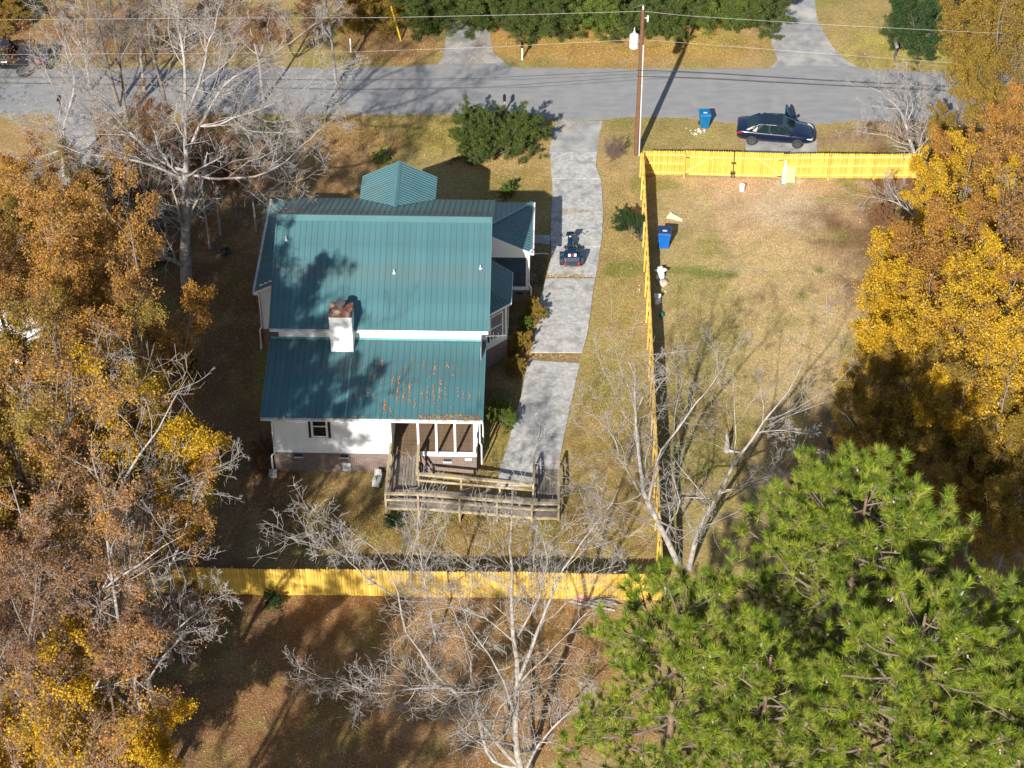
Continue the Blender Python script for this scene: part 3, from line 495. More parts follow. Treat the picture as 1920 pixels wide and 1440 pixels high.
# ------------------------------------------------------------------ fences
PINE = mat('yellow_pine', (.60, .39, .065), .8, .2, 2.2, stretch=(6, 6, 1), orand=.2, bump=.15, dirt=(.48, .29, .06), dscale=1.6)
PINEP = mat('pale_pine_rail', (.72, .53, .17), .75, .12, 3, orand=.08)
CAPE = mat('weathered_edge', (.45, .25, .10), .8, .2, 5)
pk = B().slab([(-.0665, 0, .03), (.0665, 0, .03), (.0665, 0, 1.79), (.036, 0, 1.845), (-.036, 0, 1.845), (-.0665, 0, 1.79)], (0, .018, 0)).mesh('picket')
def fence(name, p, q, side, label, cap=False, n_override=None):
    """pickets from p to q; rails and posts on the side given by side (+1 = left of p->q)"""
    p, q = Vector(p[:2]), Vector(q[:2]); d = q - p; L = d.length; d /= L; f = empty(name, (p.x, p.y, 0), math.atan2(d.y, d.x), label=label, cat='fence')
    k = int(L / .1435); pitch = L / k
    for i in range(k):
        o = link('picket', pk, PINE, f); o.location = ((i + .5) * pitch, random.uniform(-.009, .009), random.uniform(-.025, .01) + .03 * math.sin(i * .11)); o.rotation_euler = (0, random.uniform(-.006, .006), 0)
    npst = max(1, round(L / 2.42)); s = side; off = .065 * s + (.018 if s > 0 else 0)
    for i in range(npst + 1): B().box(-.045, .045, -.045, .045, 0, 1.78).build('post', PINE, f).location = (i * L / npst, off + .08 * s, 0)
    for z in (.28, .95, 1.58):
        for i in range(npst): B().box(0, L / npst - .02, -.02, .02, z - .045, z + .045).build('rail', PINEP, f).location = (i * L / npst + .01, off - .03 * s, 0)
    return f
c1 = G(1204, 331); c2 = G(1237, 1078); b0 = G(262, 1112); b1 = G(1240, 1126)
fence('picket_fence', b0, b1, 1, 'long yellow picket fence across the back, behind the bare tree')
fence('picket_fence', (c1[0] + .02, c1[1] - .05), (b1[0], b1[1] + .12), -1, 'long yellow picket fence seen edge-on beside the driveway lawn')
fa, fb, fc = G(1204, 329), G(1282, 330), G(1466, 335); fd = G(1722, 334)
fence('picket_fence', fa, fb, -1, 'short yellow picket fence panel between utility pole and double gate')
fence('picket_fence', fc, fd, -1, 'yellow picket fence right of the gate, plywood boards leaning on it')
IRON = mat('black_iron', (.02, .02, .022), .5, .2, 6)
def gate(p, q, label, flip):
    p, q = Vector(p[:2]), Vector(q[:2]); d = q - p; L = d.length - .05; d.normalize(); g_ = empty('gate', (p.x, p.y, 0), math.atan2(d.y, d.x), label=label, cat='gate', group='leaves of the double gate')
    k = int(L / .1435); pit = L / k
    for i in range(k): o = link('picket', pk, PINE, g_); o.location = (.02 + (i + .5) * pit, 0, .05 + random.uniform(-.012, .012))
    for z in (.22, 1.45): B().box(.03, L, -.04, -.001, z - .045, z + .045).build('rail', PINEP, g_)
    a, b = (.1, L * .48) if not flip else (L - .1, L * .52)
    B().bar((a, -.02, .3), (b, -.02, 1.38), .036, .09).build('brace', PINEP, g_)
    if not flip: B().bar((L - .1, -.02, .3), (L * .52, -.02, 1.38), .036, .09).build('brace', PINE, g_)
    hx = .0 if not flip else L - .28
    for z in (.2, 1.42): B().box(hx, hx + .3, -.06, -.041, z - .03, z + .03).build('hinge', IRON, g_)
    lx_ = L - .1 if not flip else .03
    B().box(lx_, lx_ + .08, -.1, -.02, 1.05, 1.15).build('latch', IRON, g_); B().bar((lx_ + .04, -.06, .02), (lx_ + .04, -.06, .5), .05).box(lx_ - .03, lx_ + .1, -.09, -.02, .28, .36).build('drop_bolt', IRON, g_)
    return g_
fm = (Vector(fb[:2]) + Vector(fc[:2])) / 2
gate(fb, fm, 'left leaf of the yellow double gate, with two crossing braces', False); gate(fm, fc, 'right leaf of the yellow double gate, beside the leaning plywood', True)
# ------------------------------------------------------------------ vehicles
TYRE = mat('tyre', (.035, .035, .037), .85, .2, 10); RIM = mat('rim', (.20, .20, .21), .35, .1, 8, metal=.7); CHROME = mat('chrome', (.65, .65, .67), .15, .05, 5, metal=1)
RED = mat('red_lens', (.35, .015, .02), .25, .1, 8); CLEAR = mat('clear_lens', (.6, .62, .65), .15, .05, 8); BLACKP = mat('black_plastic', (.015, .015, .017), .55, .2, 8)
def wheel(parent, x, y, r, wd, out, spokes=5, name='wheel', rim=RIM):
    w_ = B().tube([(x, y - wd / 2, r), (x, y - wd * .42, r), (x, y + wd * .42, r), (x, y + wd / 2, r)], [r * .9, r, r, r * .9], 24).build(name, TYRE, parent, smooth=False)
    b = B(); yo = y + out * (wd / 2 + .004); b.tube([(x, yo - out * .01, r), (x, yo + out * .012, r)], r * .18, 10); b.tube([(x, yo - out * .03, r), (x, yo - out * .001, r)], r * .68, 20)
    b2 = B()
    for k in range(spokes): a = 2 * math.pi * k / spokes; b2.bar((x, yo + out * .008, r), (x + math.cos(a) * r * .66, yo + out * .008, r + math.sin(a) * r * .66), r * .16, .012, up=(0, 1, 0))
    b.build('hub', BLACKP, w_); b2.build('rim', rim, w_); return w_
def ring(x, w, b, t, c): return [(x, -w * .9, b), (x, w * .9, b), (x, w, b + .2), (x, w, t - .14), (x, w * .94, t), (x, w * .5, c), (x, -w * .5, c), (x, -w * .94, t), (x, -w, t - .14), (x, -w, b + .2)]
NAVY = mat('navy_paint', (.006, .012, .035), .22, .1, 3, coat=1, spec=.6)
wr, wf = G(1409, 271), G(1493.5, 277.5); hd = math.atan2(wf[1] - wr[1], wf[0] - wr[0]); mid = (wr + wf) / 2
SED = empty('sedan', (mid[0] - math.sin(hd) * .82, mid[1] + math.cos(hd) * .82, .012), hd, label='dark navy sedan parked on the verge with its far door open', cat='car')
st = [(-2.42, .70, .42, .88, .95), (-2.36, .82, .30, .98, 1.03), (-1.95, .90, .24, 1.0, 1.08), (-1.3, .915, .2, .98, 1.05), (-.4, .92, .19, .96, .98), (.6, .92, .19, .95, .97), (1.1, .915, .2, .93, .99), (1.75, .90, .22, .85, .90), (2.2, .82, .24, .74, .77), (2.4, .64, .28, .62, .64), (2.45, .5, .34, .55, .56)]
body = B().loft([ring(*q) for q in st]).build('body', NAVY, SED, smooth=False); sm = body.modifiers.new('s', 'SUBSURF'); sm.levels = 1; sm.render_levels = 2
for p in body.data.polygons: p.use_smooth = True
lowr = [(-1.95, .74), (-1.2, .82), (.2, .83), (1.2, .72)]; topr = [(-1.05, .55), (-.7, .61), (.1, .61), (.42, .55)]
def gh(o=0, z0=.95, z1=1.40):
    lo = [(x, y + o, z0) for x, y in lowr] + [(x, -y - o, z0) for x, y in lowr[::-1]]; hi = [(x, y + o, z1 + (.03 if abs(x) < .9 else 0)) for x, y in topr] + [(x, -y - o, z1 + (.03 if abs(x) < .9 else 0)) for x, y in topr[::-1]]; return lo, hi
lo, hi = gh(); B().loft([lo, hi]).build('windows', mat('car_glass', (.008, .02, .022), .05, .1, 3, spec=.9), SED)
B().add([(x, y, z + .015) for x, y, z in hi] + [(x * 1.04, y * 1.06, z - .03) for x, y, z in hi], [tuple(range(8))] + [(i, (i + 1) % 8, 8 + (i + 1) % 8, 8 + i) for i in range(8)]).build('roof', NAVY, SED)
B().box(-.75, -.25, -.48, .48, 1.447, 1.452).box(-.18, .3, -.48, .48, 1.447, 1.452).build('sunroof', MATS['car_glass'], SED)
for s in (-1, 1):
    B().bar((1.2, s * .735, .95), (.42, s * .565, 1.41), .06, .05).build('pillar', NAVY, SED); B().bar((-.38, s * .83, .95), (-.38, s * .62, 1.42), .07, .05, up=(0, 1, 0)).build('pillar', NAVY, SED); B().bar((-1.6, s * .80, .95), (-1.02, s * .57, 1.41), .16, .05, up=(0, 1, 0)).build('pillar', NAVY, SED)
b = B()
for s in (-1, 1): b.bar((-1.7, s * .80, .965), (.0, s * .845, .955), .02, .025).bar((0, s * .845, .955), (1.15, s * .75, .955), .02, .025).tube([(-1.5, s * .79, 1.1), (-1.0, s * .61, 1.40), (0, s * .64, 1.43), (.45, s * .6, 1.38)], .012, 5)
b.build('window_trim', CHROME, SED)
for x in (-1.42, 1.42):
    for s in (-1, 1):
        wheel(SED, x, s * .82, .335, .235, s, 10)
for s in (-1, 1):
    B().slab([(-2.40, s * .52, .86), (-2.40, s * .80, .86), (-2.05, s * .90, .93), (-2.05, s * .90, .84), (-2.38, s * .82, .76), (-2.41, s * .52, .78)], (-.012, s * .012, 0)).build('taillight', RED, SED); B().slab([(2.36, s * .5, .63), (2.22, s * .78, .70), (1.98, s * .86, .74), (2.0, s * .87, .68), (2.3, s * .8, .62)], (.015, s * .01, .012)).build('headlight', CLEAR, SED)
B().slab([(.98, -.9, .96), (1.06, -1.06, .97), (.95, -1.07, .97), (.88, -.92, .96)], (0, 0, .14)).build('mirror', NAVY, SED); B().slab([(2.43, -.45, .3), (2.43, .45, .3), (2.46, .42, .5), (2.46, -.42, .5)], (.02, 0, 0)).build('grille', BLACKP, SED)
B().bar((-.3, -.935, .86), (-.1, -.935, .86), .02, .03).bar((.65, -.935, .84), (.85, -.935, .84), .02, .03).build('door_handles', CHROME, SED)
# far door swung wide open, hinged at the front pillar
dr = empty('t_', (0, 0, 0)); bpy.data.objects.remove(dr)
hx, hy = 1.05, .93; a = R_(62)
def dp(s, z, o=0): return (hx - math.cos(a) * s - math.sin(a) * o * -1, hy + math.sin(a) * s + math.cos(a) * o, z)
door = B().slab([dp(0, .28), dp(1.08, .28), dp(1.12, .6), dp(1.10, .95), dp(0.02, .95), dp(-.02, .6)], (.07, .05, 0)).build('open_door', NAVY, SED)
B().bar(dp(.02, .95), dp(.7, 1.38), .05, .04).bar(dp(.7, 1.38), dp(1.05, 1.40), .05, .04).bar(dp(1.05, 1.40), dp(1.08, .95), .05, .04).build('door_frame', NAVY, door); B().slab([dp(.08, .97), dp(1.04, .97), dp(1.02, 1.37), dp(.72, 1.35)], (.012, .01, 0)).build('door_glass', mat('teal_glass', (.03, .09, .10), .05, .1, 3, spec=.9), door)
B().slab([dp(.1, .96, .08), dp(.1, .96, .26), dp(.22, .98, .26), dp(.22, .98, .08)], (0, 0, .14)).build('mirror', NAVY, door); B().box(.35, 1.05, .84, .90, .3, .95).build('door_opening', BLACKP, SED)
# black pickup
BLK = mat('black_paint', (.008, .009, .011), .2, .1, 3, coat=1, spec=.6)
pw = G(46, 144); PK = empty('pickup_truck', (pw[0] - .05, pw[1] + .86, .012), math.pi + R_(-.6), label='black pickup truck parked on the road at the far left', cat='pickup')
# local +x = forward (to the left in the picture), rear axle at x=0
B().box(-1.25, 4.6, -.93, .93, .62, 1.02).build('chassis_body', BLK, PK, bevel=.05)
b = B(); b.box(-1.25, .75, -.95, -.82, 1.0, 1.42).box(-1.25, .75, .82, .95, 1.0, 1.42).box(-1.27, -1.17, -.9, .9, .98, 1.42); b.build('bed', BLK, PK, bevel=.03); B().box(-1.17, .78, -.84, .84, .99, 1.04).build('bed_liner', BLACKP, PK)
B().loft([ring(.78, .93, .6, 1.40, 1.42), ring(2.9, .93, .6, 1.40, 1.42), ring(3.2, .93, .6, 1.36, 1.40), ring(4.5, .9, .6, 1.22, 1.28), ring(4.65, .8, .6, 1.1, 1.15)]).build('cab_body', BLK, PK)
B().loft([[(.82, -.82, 1.40), (3.0, -.82, 1.40), (3.0, .82, 1.40), (.82, .82, 1.40)], [(1.0, -.68, 1.9), (2.2, -.68, 1.9), (2.2, .68, 1.9), (1.0, .68, 1.9)]]).build('windows', MATS['car_glass'], PK); B().box(.93, 2.3, -.72, .72, 1.88, 1.96).build('roof', BLK, PK, bevel=.04)
for pa, pb_, wd_ in (((.80, -.84, 1.4), (.98, -.70, 1.9), .1), ((.80, .84, 1.4), (.98, .70, 1.9), .1), ((1.8, .84, 1.4), (1.75, .70, 1.9), .1), ((3.0, .82, 1.4), (2.22, .68, 1.9), .08), ((3.0, -.82, 1.4), (2.22, -.68, 1.9), .08)): B().bar(pa, pb_, wd_).build('pillar', BLK, PK)
for x in (0, 3.7):
    for s in (-1, 1): wheel(PK, x, s * .84, .42, .3, s, 6, rim=BLACKP if False else RIM)
for s in (-1, 1): B().box(-1.29, -1.12, s * .97 - .03, s * .97 + .01, 1.02, 1.34).box(-1.29, -1.26, s * .9 - .08, s * .9 + .03, 1.02, 1.34).build('taillight', RED, PK)
B().box(-1.42, -1.25, -.9, .9, .62, .78).build('bumper', CHROME, PK)
B().bar((-.9, -.96, 1.3), (4.2, -.96, 1.24), .02, .02).bar((.9, .965, 1.12), (2.7, .965, 1.12), .02, .05).build('side_trim', CHROME, PK)
# motor trike
tp_ = (G(1051, 495) + G(1092, 497)) / 2; TR = empty('motor_trike', (tp_[0], tp_[1], .05), R_(90 + 3), label='dark blue three-wheeled motorcycle parked on the concrete driveway', cat='motor trike')
for s in (-1, 1): wheel(TR, 0, s * .58, .31, .22, s, 5)
DKB = mat('trike_blue', (.006, .02, .05), .25, .1, 4, coat=1, spec=.6)
B().loft([[(-.55, -.42, .35), (-.55, .42, .35), (-.55, .42, .55), (-.55, -.42, .55)], [(-.4, -.5, .3), (-.4, .5, .3), (-.4, .46, .78), (-.4, -.46, .78)], [(.15, -.5, .3), (.15, .5, .3), (.15, .40, .82), (.15, -.40, .82)], [(.45, -.25, .35), (.45, .25, .35), (.45, .2, .75), (.45, -.2, .75)]]).build('rear_body', DKB, TR, bevel=.03)
for s in (-1, 1): B().tube([(0, s * .45, .70), (0, s * .7, .68)], .20, 14).box(-.28, .28, s * .575 - .12, s * .575 + .12, .60, .66).build('fender', DKB, TR)
B().loft([[(-.42, -.26, .8), (-.42, .26, .8), (-.42, .26, 1.1), (-.42, -.26, 1.1)], [(-.02, -.28, .8), (-.02, .28, .8), (-.02, .26, 1.16), (-.02, -.26, 1.16)], [(.1, -.2, .8), (.1, .2, .8), (.1, .18, 1.05), (.1, -.18, 1.05)]]).build('trunk', DKB, TR, bevel=.02); B().box(-.435, -.42, -.24, -.1, .86, 1.06).box(-.435, -.42, .1, .24, .86, 1.06).build('luggage_plates', CLEAR, TR); B().box(-.44, -.415, -.08, .08, .9, 1.0).build('tail_lamp', RED, TR)
B().loft([[(.1, -.17, .75), (.1, .17, .75), (.1, .17, .9), (.1, -.17, .9)], [(.75, -.14, .65), (.75, .14, .65), (.75, .14, .78), (.75, -.14, .78)]]).build('seat', BLACKP, TR, bevel=.03)
B().loft([[(.7, -.1, .6), (.7, .1, .6), (.7, .1, .82), (.7, -.1, .82)], [(1.0, -.17, .62), (1.0, .17, .62), (1.0, .15, .95), (1.0, -.15, .95)], [(1.3, -.1, .7), (1.3, .1, .7), (1.3, .09, .98), (1.3, -.09, .98)]]).build('fuel_tank', DKB, TR, bevel=.03)
B().box(.75, 1.15, -.2, .2, .25, .62).tube([(.9, .22, .5), (.9, .34, .6)], .1, 10).tube([(.9, -.22, .5), (.9, -.34, .6)], .1, 10).build('engine', CHROME, TR)
B().tube([(1.75, .09, .31), (1.35, .09, 1.05)], .03, 6).tube([(1.75, -.09, .31), (1.35, -.09, 1.05)], .03, 6).tube([(1.15, .42, 1.1), (1.3, .3, 1.14), (1.36, 0, 1.06), (1.3, -.3, 1.14), (1.15, -.42, 1.1)], .018, 6).build('fork_and_bars', CHROME, TR)
w_ = wheel(TR, 1.75, 0, .31, .13, 1, 8); B().slab([(1.38, -.25, 1.0), (1.38, .25, 1.0), (1.25, .2, 1.4), (1.25, -.2, 1.4)], (.012, 0, 0)).build('windscreen', MATS['car_glass'], TR); B().tube([(1.44, 0, .92), (1.54, 0, .92)], [.1, .09], 12).build('headlight', CLEAR, TR)
for s in (-1, 1): B().tube([(-.53, s * .38, .46), (-.575, s * .38, .46)], .07, 10).build('taillight', RED, TR); B().tube([(1.2, s * .44, 1.12), (1.22, s * .5, 1.22)], .012, 5).box(1.18, 1.22, s * .5 - .06, s * .5 + .06, 1.2, 1.27).build('mirror', CHROME, TR)
B().box(-.66, -.54, -.45, .45, .3, .42).build('bumper', CHROME, TR)
# old teal truck and plank trailer under the trees on the left
TEALP = mat('teal_truck_paint', (.015, .12, .17), .4, .15, 3, coat=.4)
tb = G(268, 462); OT = empty('old_truck', (tb[0], tb[1], 0), R_(88), label='old teal pickup seen from behind under the brown-leaved trees', cat='truck')
B().box(0, 4.4, -.9, .9, .5, .78).box(0, .08, -.88, .88, .78, 1.2).box(0, 1.9, -.92, -.8, .78, 1.2).box(0, 1.9, .8, .92, .78, 1.2).build('body', TEALP, OT, bevel=.03); B().loft([[(1.9, -.88, .78), (3.4, -.88, .78), (3.4, .88, .78), (1.9, .88, .78)], [(1.92, -.85, 1.25), (3.3, -.85, 1.25), (3.3, .85, 1.25), (1.92, .85, 1.25)]]).build('cab', TEALP, OT)
B().loft([[(1.93, -.82, 1.25), (3.2, -.82, 1.25), (3.2, .82, 1.25), (1.93, .82, 1.25)], [(2.05, -.68, 1.7), (2.8, -.68, 1.7), (2.8, .68, 1.7), (2.05, .68, 1.7)]]).build('windows', MATS['car_glass'], OT); B().box(2.0, 2.9, -.72, .72, 1.68, 1.76).bar((1.9, -.82, 1.25), (2.03, -.68, 1.72), .09).bar((1.9, .82, 1.25), (2.03, .68, 1.72), .09).build('roof', TEALP, OT)
B().box(-.2, -.02, -.95, .95, .42, .60).build('bumper', CHROME, OT); B().box(-.02, 0, -.2, .2, .82, .98).build('plate', mat('white_plate', (.7, .7, .68), .5, .1, 6), OT)
for x in (.9, 3.7):
    for s in (-1, 1): wheel(OT, x, s * .78, .34, .22, s)
tr_ = G(282, 490); TL = empty('plank_trailer', (tr_[0], tr_[1], 0), R_(4), label='low plank-topped trailer in front of the teal pickup', cat='trailer')
for k in range(8): B().box(-1.0, .95, -.75 + k * .19, -.57 + k * .19, .55, .59).build('plank', WOOD, TL)
B().box(-1.05, 1.0, -.78, .8, .42, .545).build('frame', BLACKP, TL)
for s in (-1, 1): wheel(TL, 0, s * .9, .28, .18, s)
# ------------------------------------------------------------------ utility pole and wires
PO = G(1193, 290); POLEW = mat('pole_wood', (.155, .075, .042), .85, .25, 3, stretch=(8, 8, 1), bump=.3)
UP = empty('utility_pole', (PO[0], PO[1], 0), 0, label='tall brown wooden utility pole with white transformer beside the driveway', cat='utility pole')
B().tube([(0, 0, 0), (0, 0, 5), (0, 0, 10.35)], [.165, .14, .11], 14).build('shaft', POLEW, UP)
B().tube([(.17, -.13, 0), (.13, -.13, 5.5), (.11, -.10, 8.0)], .038, 8).build('conduit', mat('conduit_grey', (.6, .6, .6), .5, .1, 5), UP)
tf = B().tube([(-.46, 0, 7.75), (-.46, 0, 7.8), (-.46, 0, 8.6), (-.46, 0, 8.66), (-.46, 0, 8.72)], [.22, .27, .27, .24, .1], 18).build('transformer', mat('transformer_white', (.72, .74, .76), .4, .06, 4), UP); B().tube([(-.46, 0, 8.7), (-.46, 0, 8.82), (-.46, 0, 8.9), (-.46, 0, 9.15)], [.06, .08, .04, .02], 8).build('bushing', MATS['transformer_white'], tf)
B().bar((-.2, 0, 8.0), (-.08, 0, 8.0), .1, .1).bar((-.2, 0, 8.45), (-.08, 0, 8.45), .1, .1).build('bracket', RIM, UP); B().tube([(.3, 0, 9.55), (.3, 0, 9.95)], .055, 8).bar((.1, 0, 9.8), (.3, 0, 9.8), .03).build('cutout', MATS['transformer_white'], UP)
B().tube([(0, 0, 10.35), (0, 0, 10.5), (0, 0, 10.62)], [.03, .06, .04], 8).build('insulator', MATS['transformer_white'], UP); B().tube([(-.7, 0, 10.25), (-.55, 0, 10.5), (0, 0, 10.72), (.5, 0, 10.45), (.6, 0, 10.15)], .012, 5).build('jumper_wire', RIM, UP)
WIREB = mat('bright_wire', (.42, .40, .36), .5, .1, 2); WIREK = mat('black_cable', (.02, .02, .022), .7, .1, 2)
def wire(pts, r, m, label, dy=0):
    P = [AT(x, y, PO[1] + dy) for x, y in pts]; b = B().tube(P, r, 5).build('overhead_wire', m); tag(b, label, 'wire', 'wires along the road'); return b
wire([(-700, 44), (-300, 41), (0, 37), (400, 34), (720, 33), (1000, 27), (1205, 21)], .009, WIREB, 'bright top power wire running left from the pole head', .05)
wire([(1207, 21), (1280, 29), (1530, 45), (1800, 59), (2100, 72), (2600, 90)], .009, WIREB, 'bright top power wire running right from the pole head', .05)
wire([(-700, 112), (-300, 107), (0, 102), (400, 100), (665, 97), (930, 88), (1196, 74)], .008, WIREB, 'bright lower wire running left from the transformer', .05)
wire([(1200, 74), (1280, 80), (1500, 97), (1830, 121), (2100, 138), (2600, 165)], .008, WIREB, 'bright lower wire running right from the transformer', .05)
wire([(-700, 146), (0, 144), (640, 150), (900, 147), (1190, 133)], .014, WIREK, 'upper black cable running left across the road view', -.15)
wire([(1192, 132), (1280, 134), (1500, 148), (1790, 163), (2200, 185), (2600, 205)], .022, WIREK, 'upper black cable running right across the road view', -.15)
wire([(-700, 158), (0, 155), (640, 168), (920, 163), (1190, 144)], .014, WIREK, 'lower black cable running left across the road view', -.15)
wire([(1192, 143), (1280, 145), (1500, 157), (1790, 171), (2200, 195), (2600, 216)], .022, WIREK, 'lower black cable running right across the road view', -.15)
gy = G(752, 77); gt = AT(733, 12, gy[1]); gw = empty('guy_anchor', (gy[0], gy[1], 0), 0, label='yellow guy-wire guard leaning over leafy verge across the road', cat='guy wire')
v_ = Vector(gt - gy); B().tube([(0, 0, 0), tuple(v_)], .06, 8).build('guard', mat('guard_yellow', (.62, .46, .03), .5, .1, 5), gw); B().tube([tuple(v_), tuple(v_ * 3.2)], .012, 5).build('strand', RIM, gw)
wp = G(658, 98); wpo = empty('marker_post', (wp[0], wp[1], 0), 0, label='white marker post standing on the leafy verge across the road', cat='post'); B().tube([(0, 0, 0), (0, 0, 1.0)], .05, 10).build('shaft', TRIMW, wpo); B().tube([(0, 0, 1.0), (0, 0, 1.06)], [.06, .03], 10).build('cap', TRIMW, wpo)
# ------------------------------------------------------------------ mailboxes
def mailbox(px, py, boxm, postm, label, rz=0, h=1.05):
    p = G(px, py); o = empty('mailbox', (p[0], p[1], 0), rz, label=label, cat='mailbox', group='mailboxes along the road')
    B().box(-.05, .05, -.05, .05, 0, h).bar((0, .3, h - .04), (0, -.25, h - .04), .09).build('post', postm, o); pr = [(-.095, 0), (.095, 0), (.095, .13), (.067, .2), (0, .23), (-.067, .2), (-.095, .13)]
    B().loft([[(x, -.26, h + z) for x, z in pr], [(x, .27, h + z) for x, z in pr]]).build('box', boxm, o); B().box(-.09, .09, -.275, -.262, h + .01, h + .18).build('door', boxm, o); B().box(.097, .11, -.05, .12, h + .1, h + .16).build('flag', RED, o); return o
MBK = mat('mailbox_black', (.02, .02, .022), .4, .15, 6); MBG = mat('mailbox_grey', (.22, .23, .25), .4, .15, 6); PW = mat('post_wood', (.33, .22, .12), .8, .2, 5); PWH = mat('post_white', (.65, .63, .58), .7, .1, 5); PDK = mat('post_dark', (.07, .055, .06), .8, .2, 5)
mailbox(979, 112, MBK, PWH, 'black mailbox on pale post on leafy verge across the road'); mailbox(1677, 112, MBG, PDK, 'grey mailbox on dark post on the greener verge at upper right'); mailbox(946, 212, MBK, PW, 'black mailbox on brown post behind the big round bush', math.pi); mailbox(115, 214, MBK, PDK, 'dark mailbox at the road edge near the left tree tops', math.pi)
# ------------------------------------------------------------------ bins
def bin_(px, py, bm, lm, label, rz, open_=False, s=1.0):
    p = G(px, py); o = empty('wheeled_bin', (p[0], p[1], .01), rz, label=label, cat='bin', group='blue wheeled bins'); q = lambda w, d, z, y0=0: [(-w, -d + y0, z), (w, -d + y0, z), (w, d + y0, z), (-w, d + y0, z)]
    B().loft([q(.25, .27, .05), q(.30, .33, .6), q(.34, .37, .98), q(.36, .40, 1.0), q(.36, .40, 1.06)]).build('body', bm, o, bevel=.02); b = B()
    for x in (-.14, 0, .14): b.slab([(x - .025, -.285, .1), (x + .025, -.285, .1), (x + .03, -.395, .95), (x - .03, -.395, .95)], (0, -.02, 0))
    b.build('rib', bm, o)
    B().loft([q(.37, .42, 1.06), q(.37, .42, 1.10), q(.30, .34, 1.17)]).build('lid', lm, o, bevel=.015); B().tube([(-.3, .46, 1.0), (.3, .46, 1.0)], .025, 8).bar((-.28, .38, 1.0), (-.28, .46, 1.0), .04).bar((.28, .38, 1.0), (.28, .46, 1.0), .04).build('handle', bm, o); B().box(-.12, .12, -.2, -.06, 1.165, 1.173).build('lid_label', CLEAR, o)
    for sx in (-1, 1): B().tube([(sx * .26, .30, .13), (sx * .34, .30, .13)], .13, 14).build('wheel', TYRE, o)
    o.scale = (s, s, s); return o
bin_(1245, 462, mat('bright_blue', (.005, .12, .45), .45, .12, 3), mat('dark_blue_lid', (.01, .04, .12), .4, .15, 3), 'bright blue wheeled bin with dark lid inside the fenced yard', R_(-6), s=1.06)
bin_(1320, 238, mat('teal_blue', (.005, .13, .30), .45, .12, 3), MATS['teal_blue'], 'teal-blue wheeled bin at the road edge left of the sedan', R_(4), s=.98)
# ------------------------------------------------------------------ small things
def at_px(px, py, z=0): p = G(px, py); return (p[0], p[1], z)
bk = empty('bucket', at_px(1391, 357), 0, label='white plastic bucket standing in the yard by the gate', cat='bucket'); B().tube([(0, 0, 0), (0, 0, .36), (0, 0, .4)], [.145, .165, .175], 16).build('pail', mat('white_plastic', (.72, .74, .77), .4, .06, 5), bk); B().tube([(0, 0, .4), (0, 0, .42)], .18, 16).build('lid', MATS['white_plastic'], bk)
cn = empty('plastic_chute', at_px(1267, 410), R_(-32), label='cream tapered plastic chute lying on grass above the blue bin', cat='chute'); CREAM = mat('cream_plastic', (.70, .66, .46), .5, .06, 4)
B().loft([[(-.42, -.2, .01), (-.42, .2, .01), (-.42, .22, .14), (-.42, -.22, .14)], [(.45, -.08, .01), (.45, .08, .01), (.45, .09, .09), (.45, -.09, .09)]]).build('shell', CREAM, cn, bevel=.01); B().box(-.47, -.41, -.25, .25, .0, .17).build('flange', CREAM, cn)
ks = empty('plastic_shell', (G(1203, 455)[0] - .12, G(1203, 455)[1] + .5, 0), R_(87), label='dark grey rounded plastic shell leaning on the fence by a shrub', cat='shell')
b = []
for t in np.linspace(-1, 1, 11):
    wq = .5 * math.sqrt(max(0.02, 1 - abs(t) ** 2.6)); b.append([(t * .85, .0 + .08 * math.cos(a_), .55 + math.sin(a_) * wq) if math.cos(a_) > 0 else (t * .85, -.02, .55 + math.sin(a_) * wq) for a_ in np.linspace(0, 2 * math.pi, 12, endpoint=False)])
B().loft(b).build('hull', mat('shell_grey', (.085, .085, .09), .5, .15, 5), ks).rotation_euler = (R_(14), 0, 0); B().bar((-.6, .1, .55), (.6, .1, .55), .05, .03).build('keel', MATS['shell_grey'], ks)
for (px, py, s, lb, rz) in ((1238, 522, 1.0, 'white crumpled sack by the fence, the one nearer the bin', .2), (1232, 568, .85, 'white crumpled sack by the fence, the one nearer the teal ball', 1.2)):
    o = empty('sack', at_px(px, py), rz, label=lb, cat='sack', group='white sacks by the fence'); rr = np.random.default_rng(px); rg = []
    for z, r in ((0, .24), (.12, .3), (.3, .25), (.5, .2), (.6, .28), (.63, .05)): rg.append([(math.cos(a_) * r * s * rr.uniform(.8, 1.2) * (1.2 if z > .5 else 1), math.sin(a_) * r * s * .75 * rr.uniform(.8, 1.2), z * s) for a_ in np.linspace(0, 2 * math.pi, 10, endpoint=False)])
    B().loft(rg).build('bag', MATS['white_plastic'], o); B().loft([[(math.cos(a_) * .06 * s, .1 + math.sin(a_) * .03 * s, .58 * s) for a_ in np.linspace(0, 6.283, 6, endpoint=False)], [(math.cos(a_) * .16 * s, .16 + math.sin(a_) * .05 * s, .72 * s) for a_ in np.linspace(0, 6.283, 6, endpoint=False)]]).build('neck', MATS['white_plastic'], o)
for (px, py, lb) in ((1243, 532, 'pale rounded stone beside the white sack'),):
    o = B(); rr = np.random.default_rng(3); o.loft([[(math.cos(a_) * r * rr.uniform(.85, 1.15), math.sin(a_) * r * rr.uniform(.8, 1.1), z) for a_ in np.linspace(0, 6.283, 9, endpoint=False)] for z, r in ((0, .3), (.1, .32), (.2, .24), (.26, .08))]); tag(o.build('stone', mat('pale_stone', (.45, .38, .30), .9, .2, 5)), lb, 'stone').location = at_px(px, py)
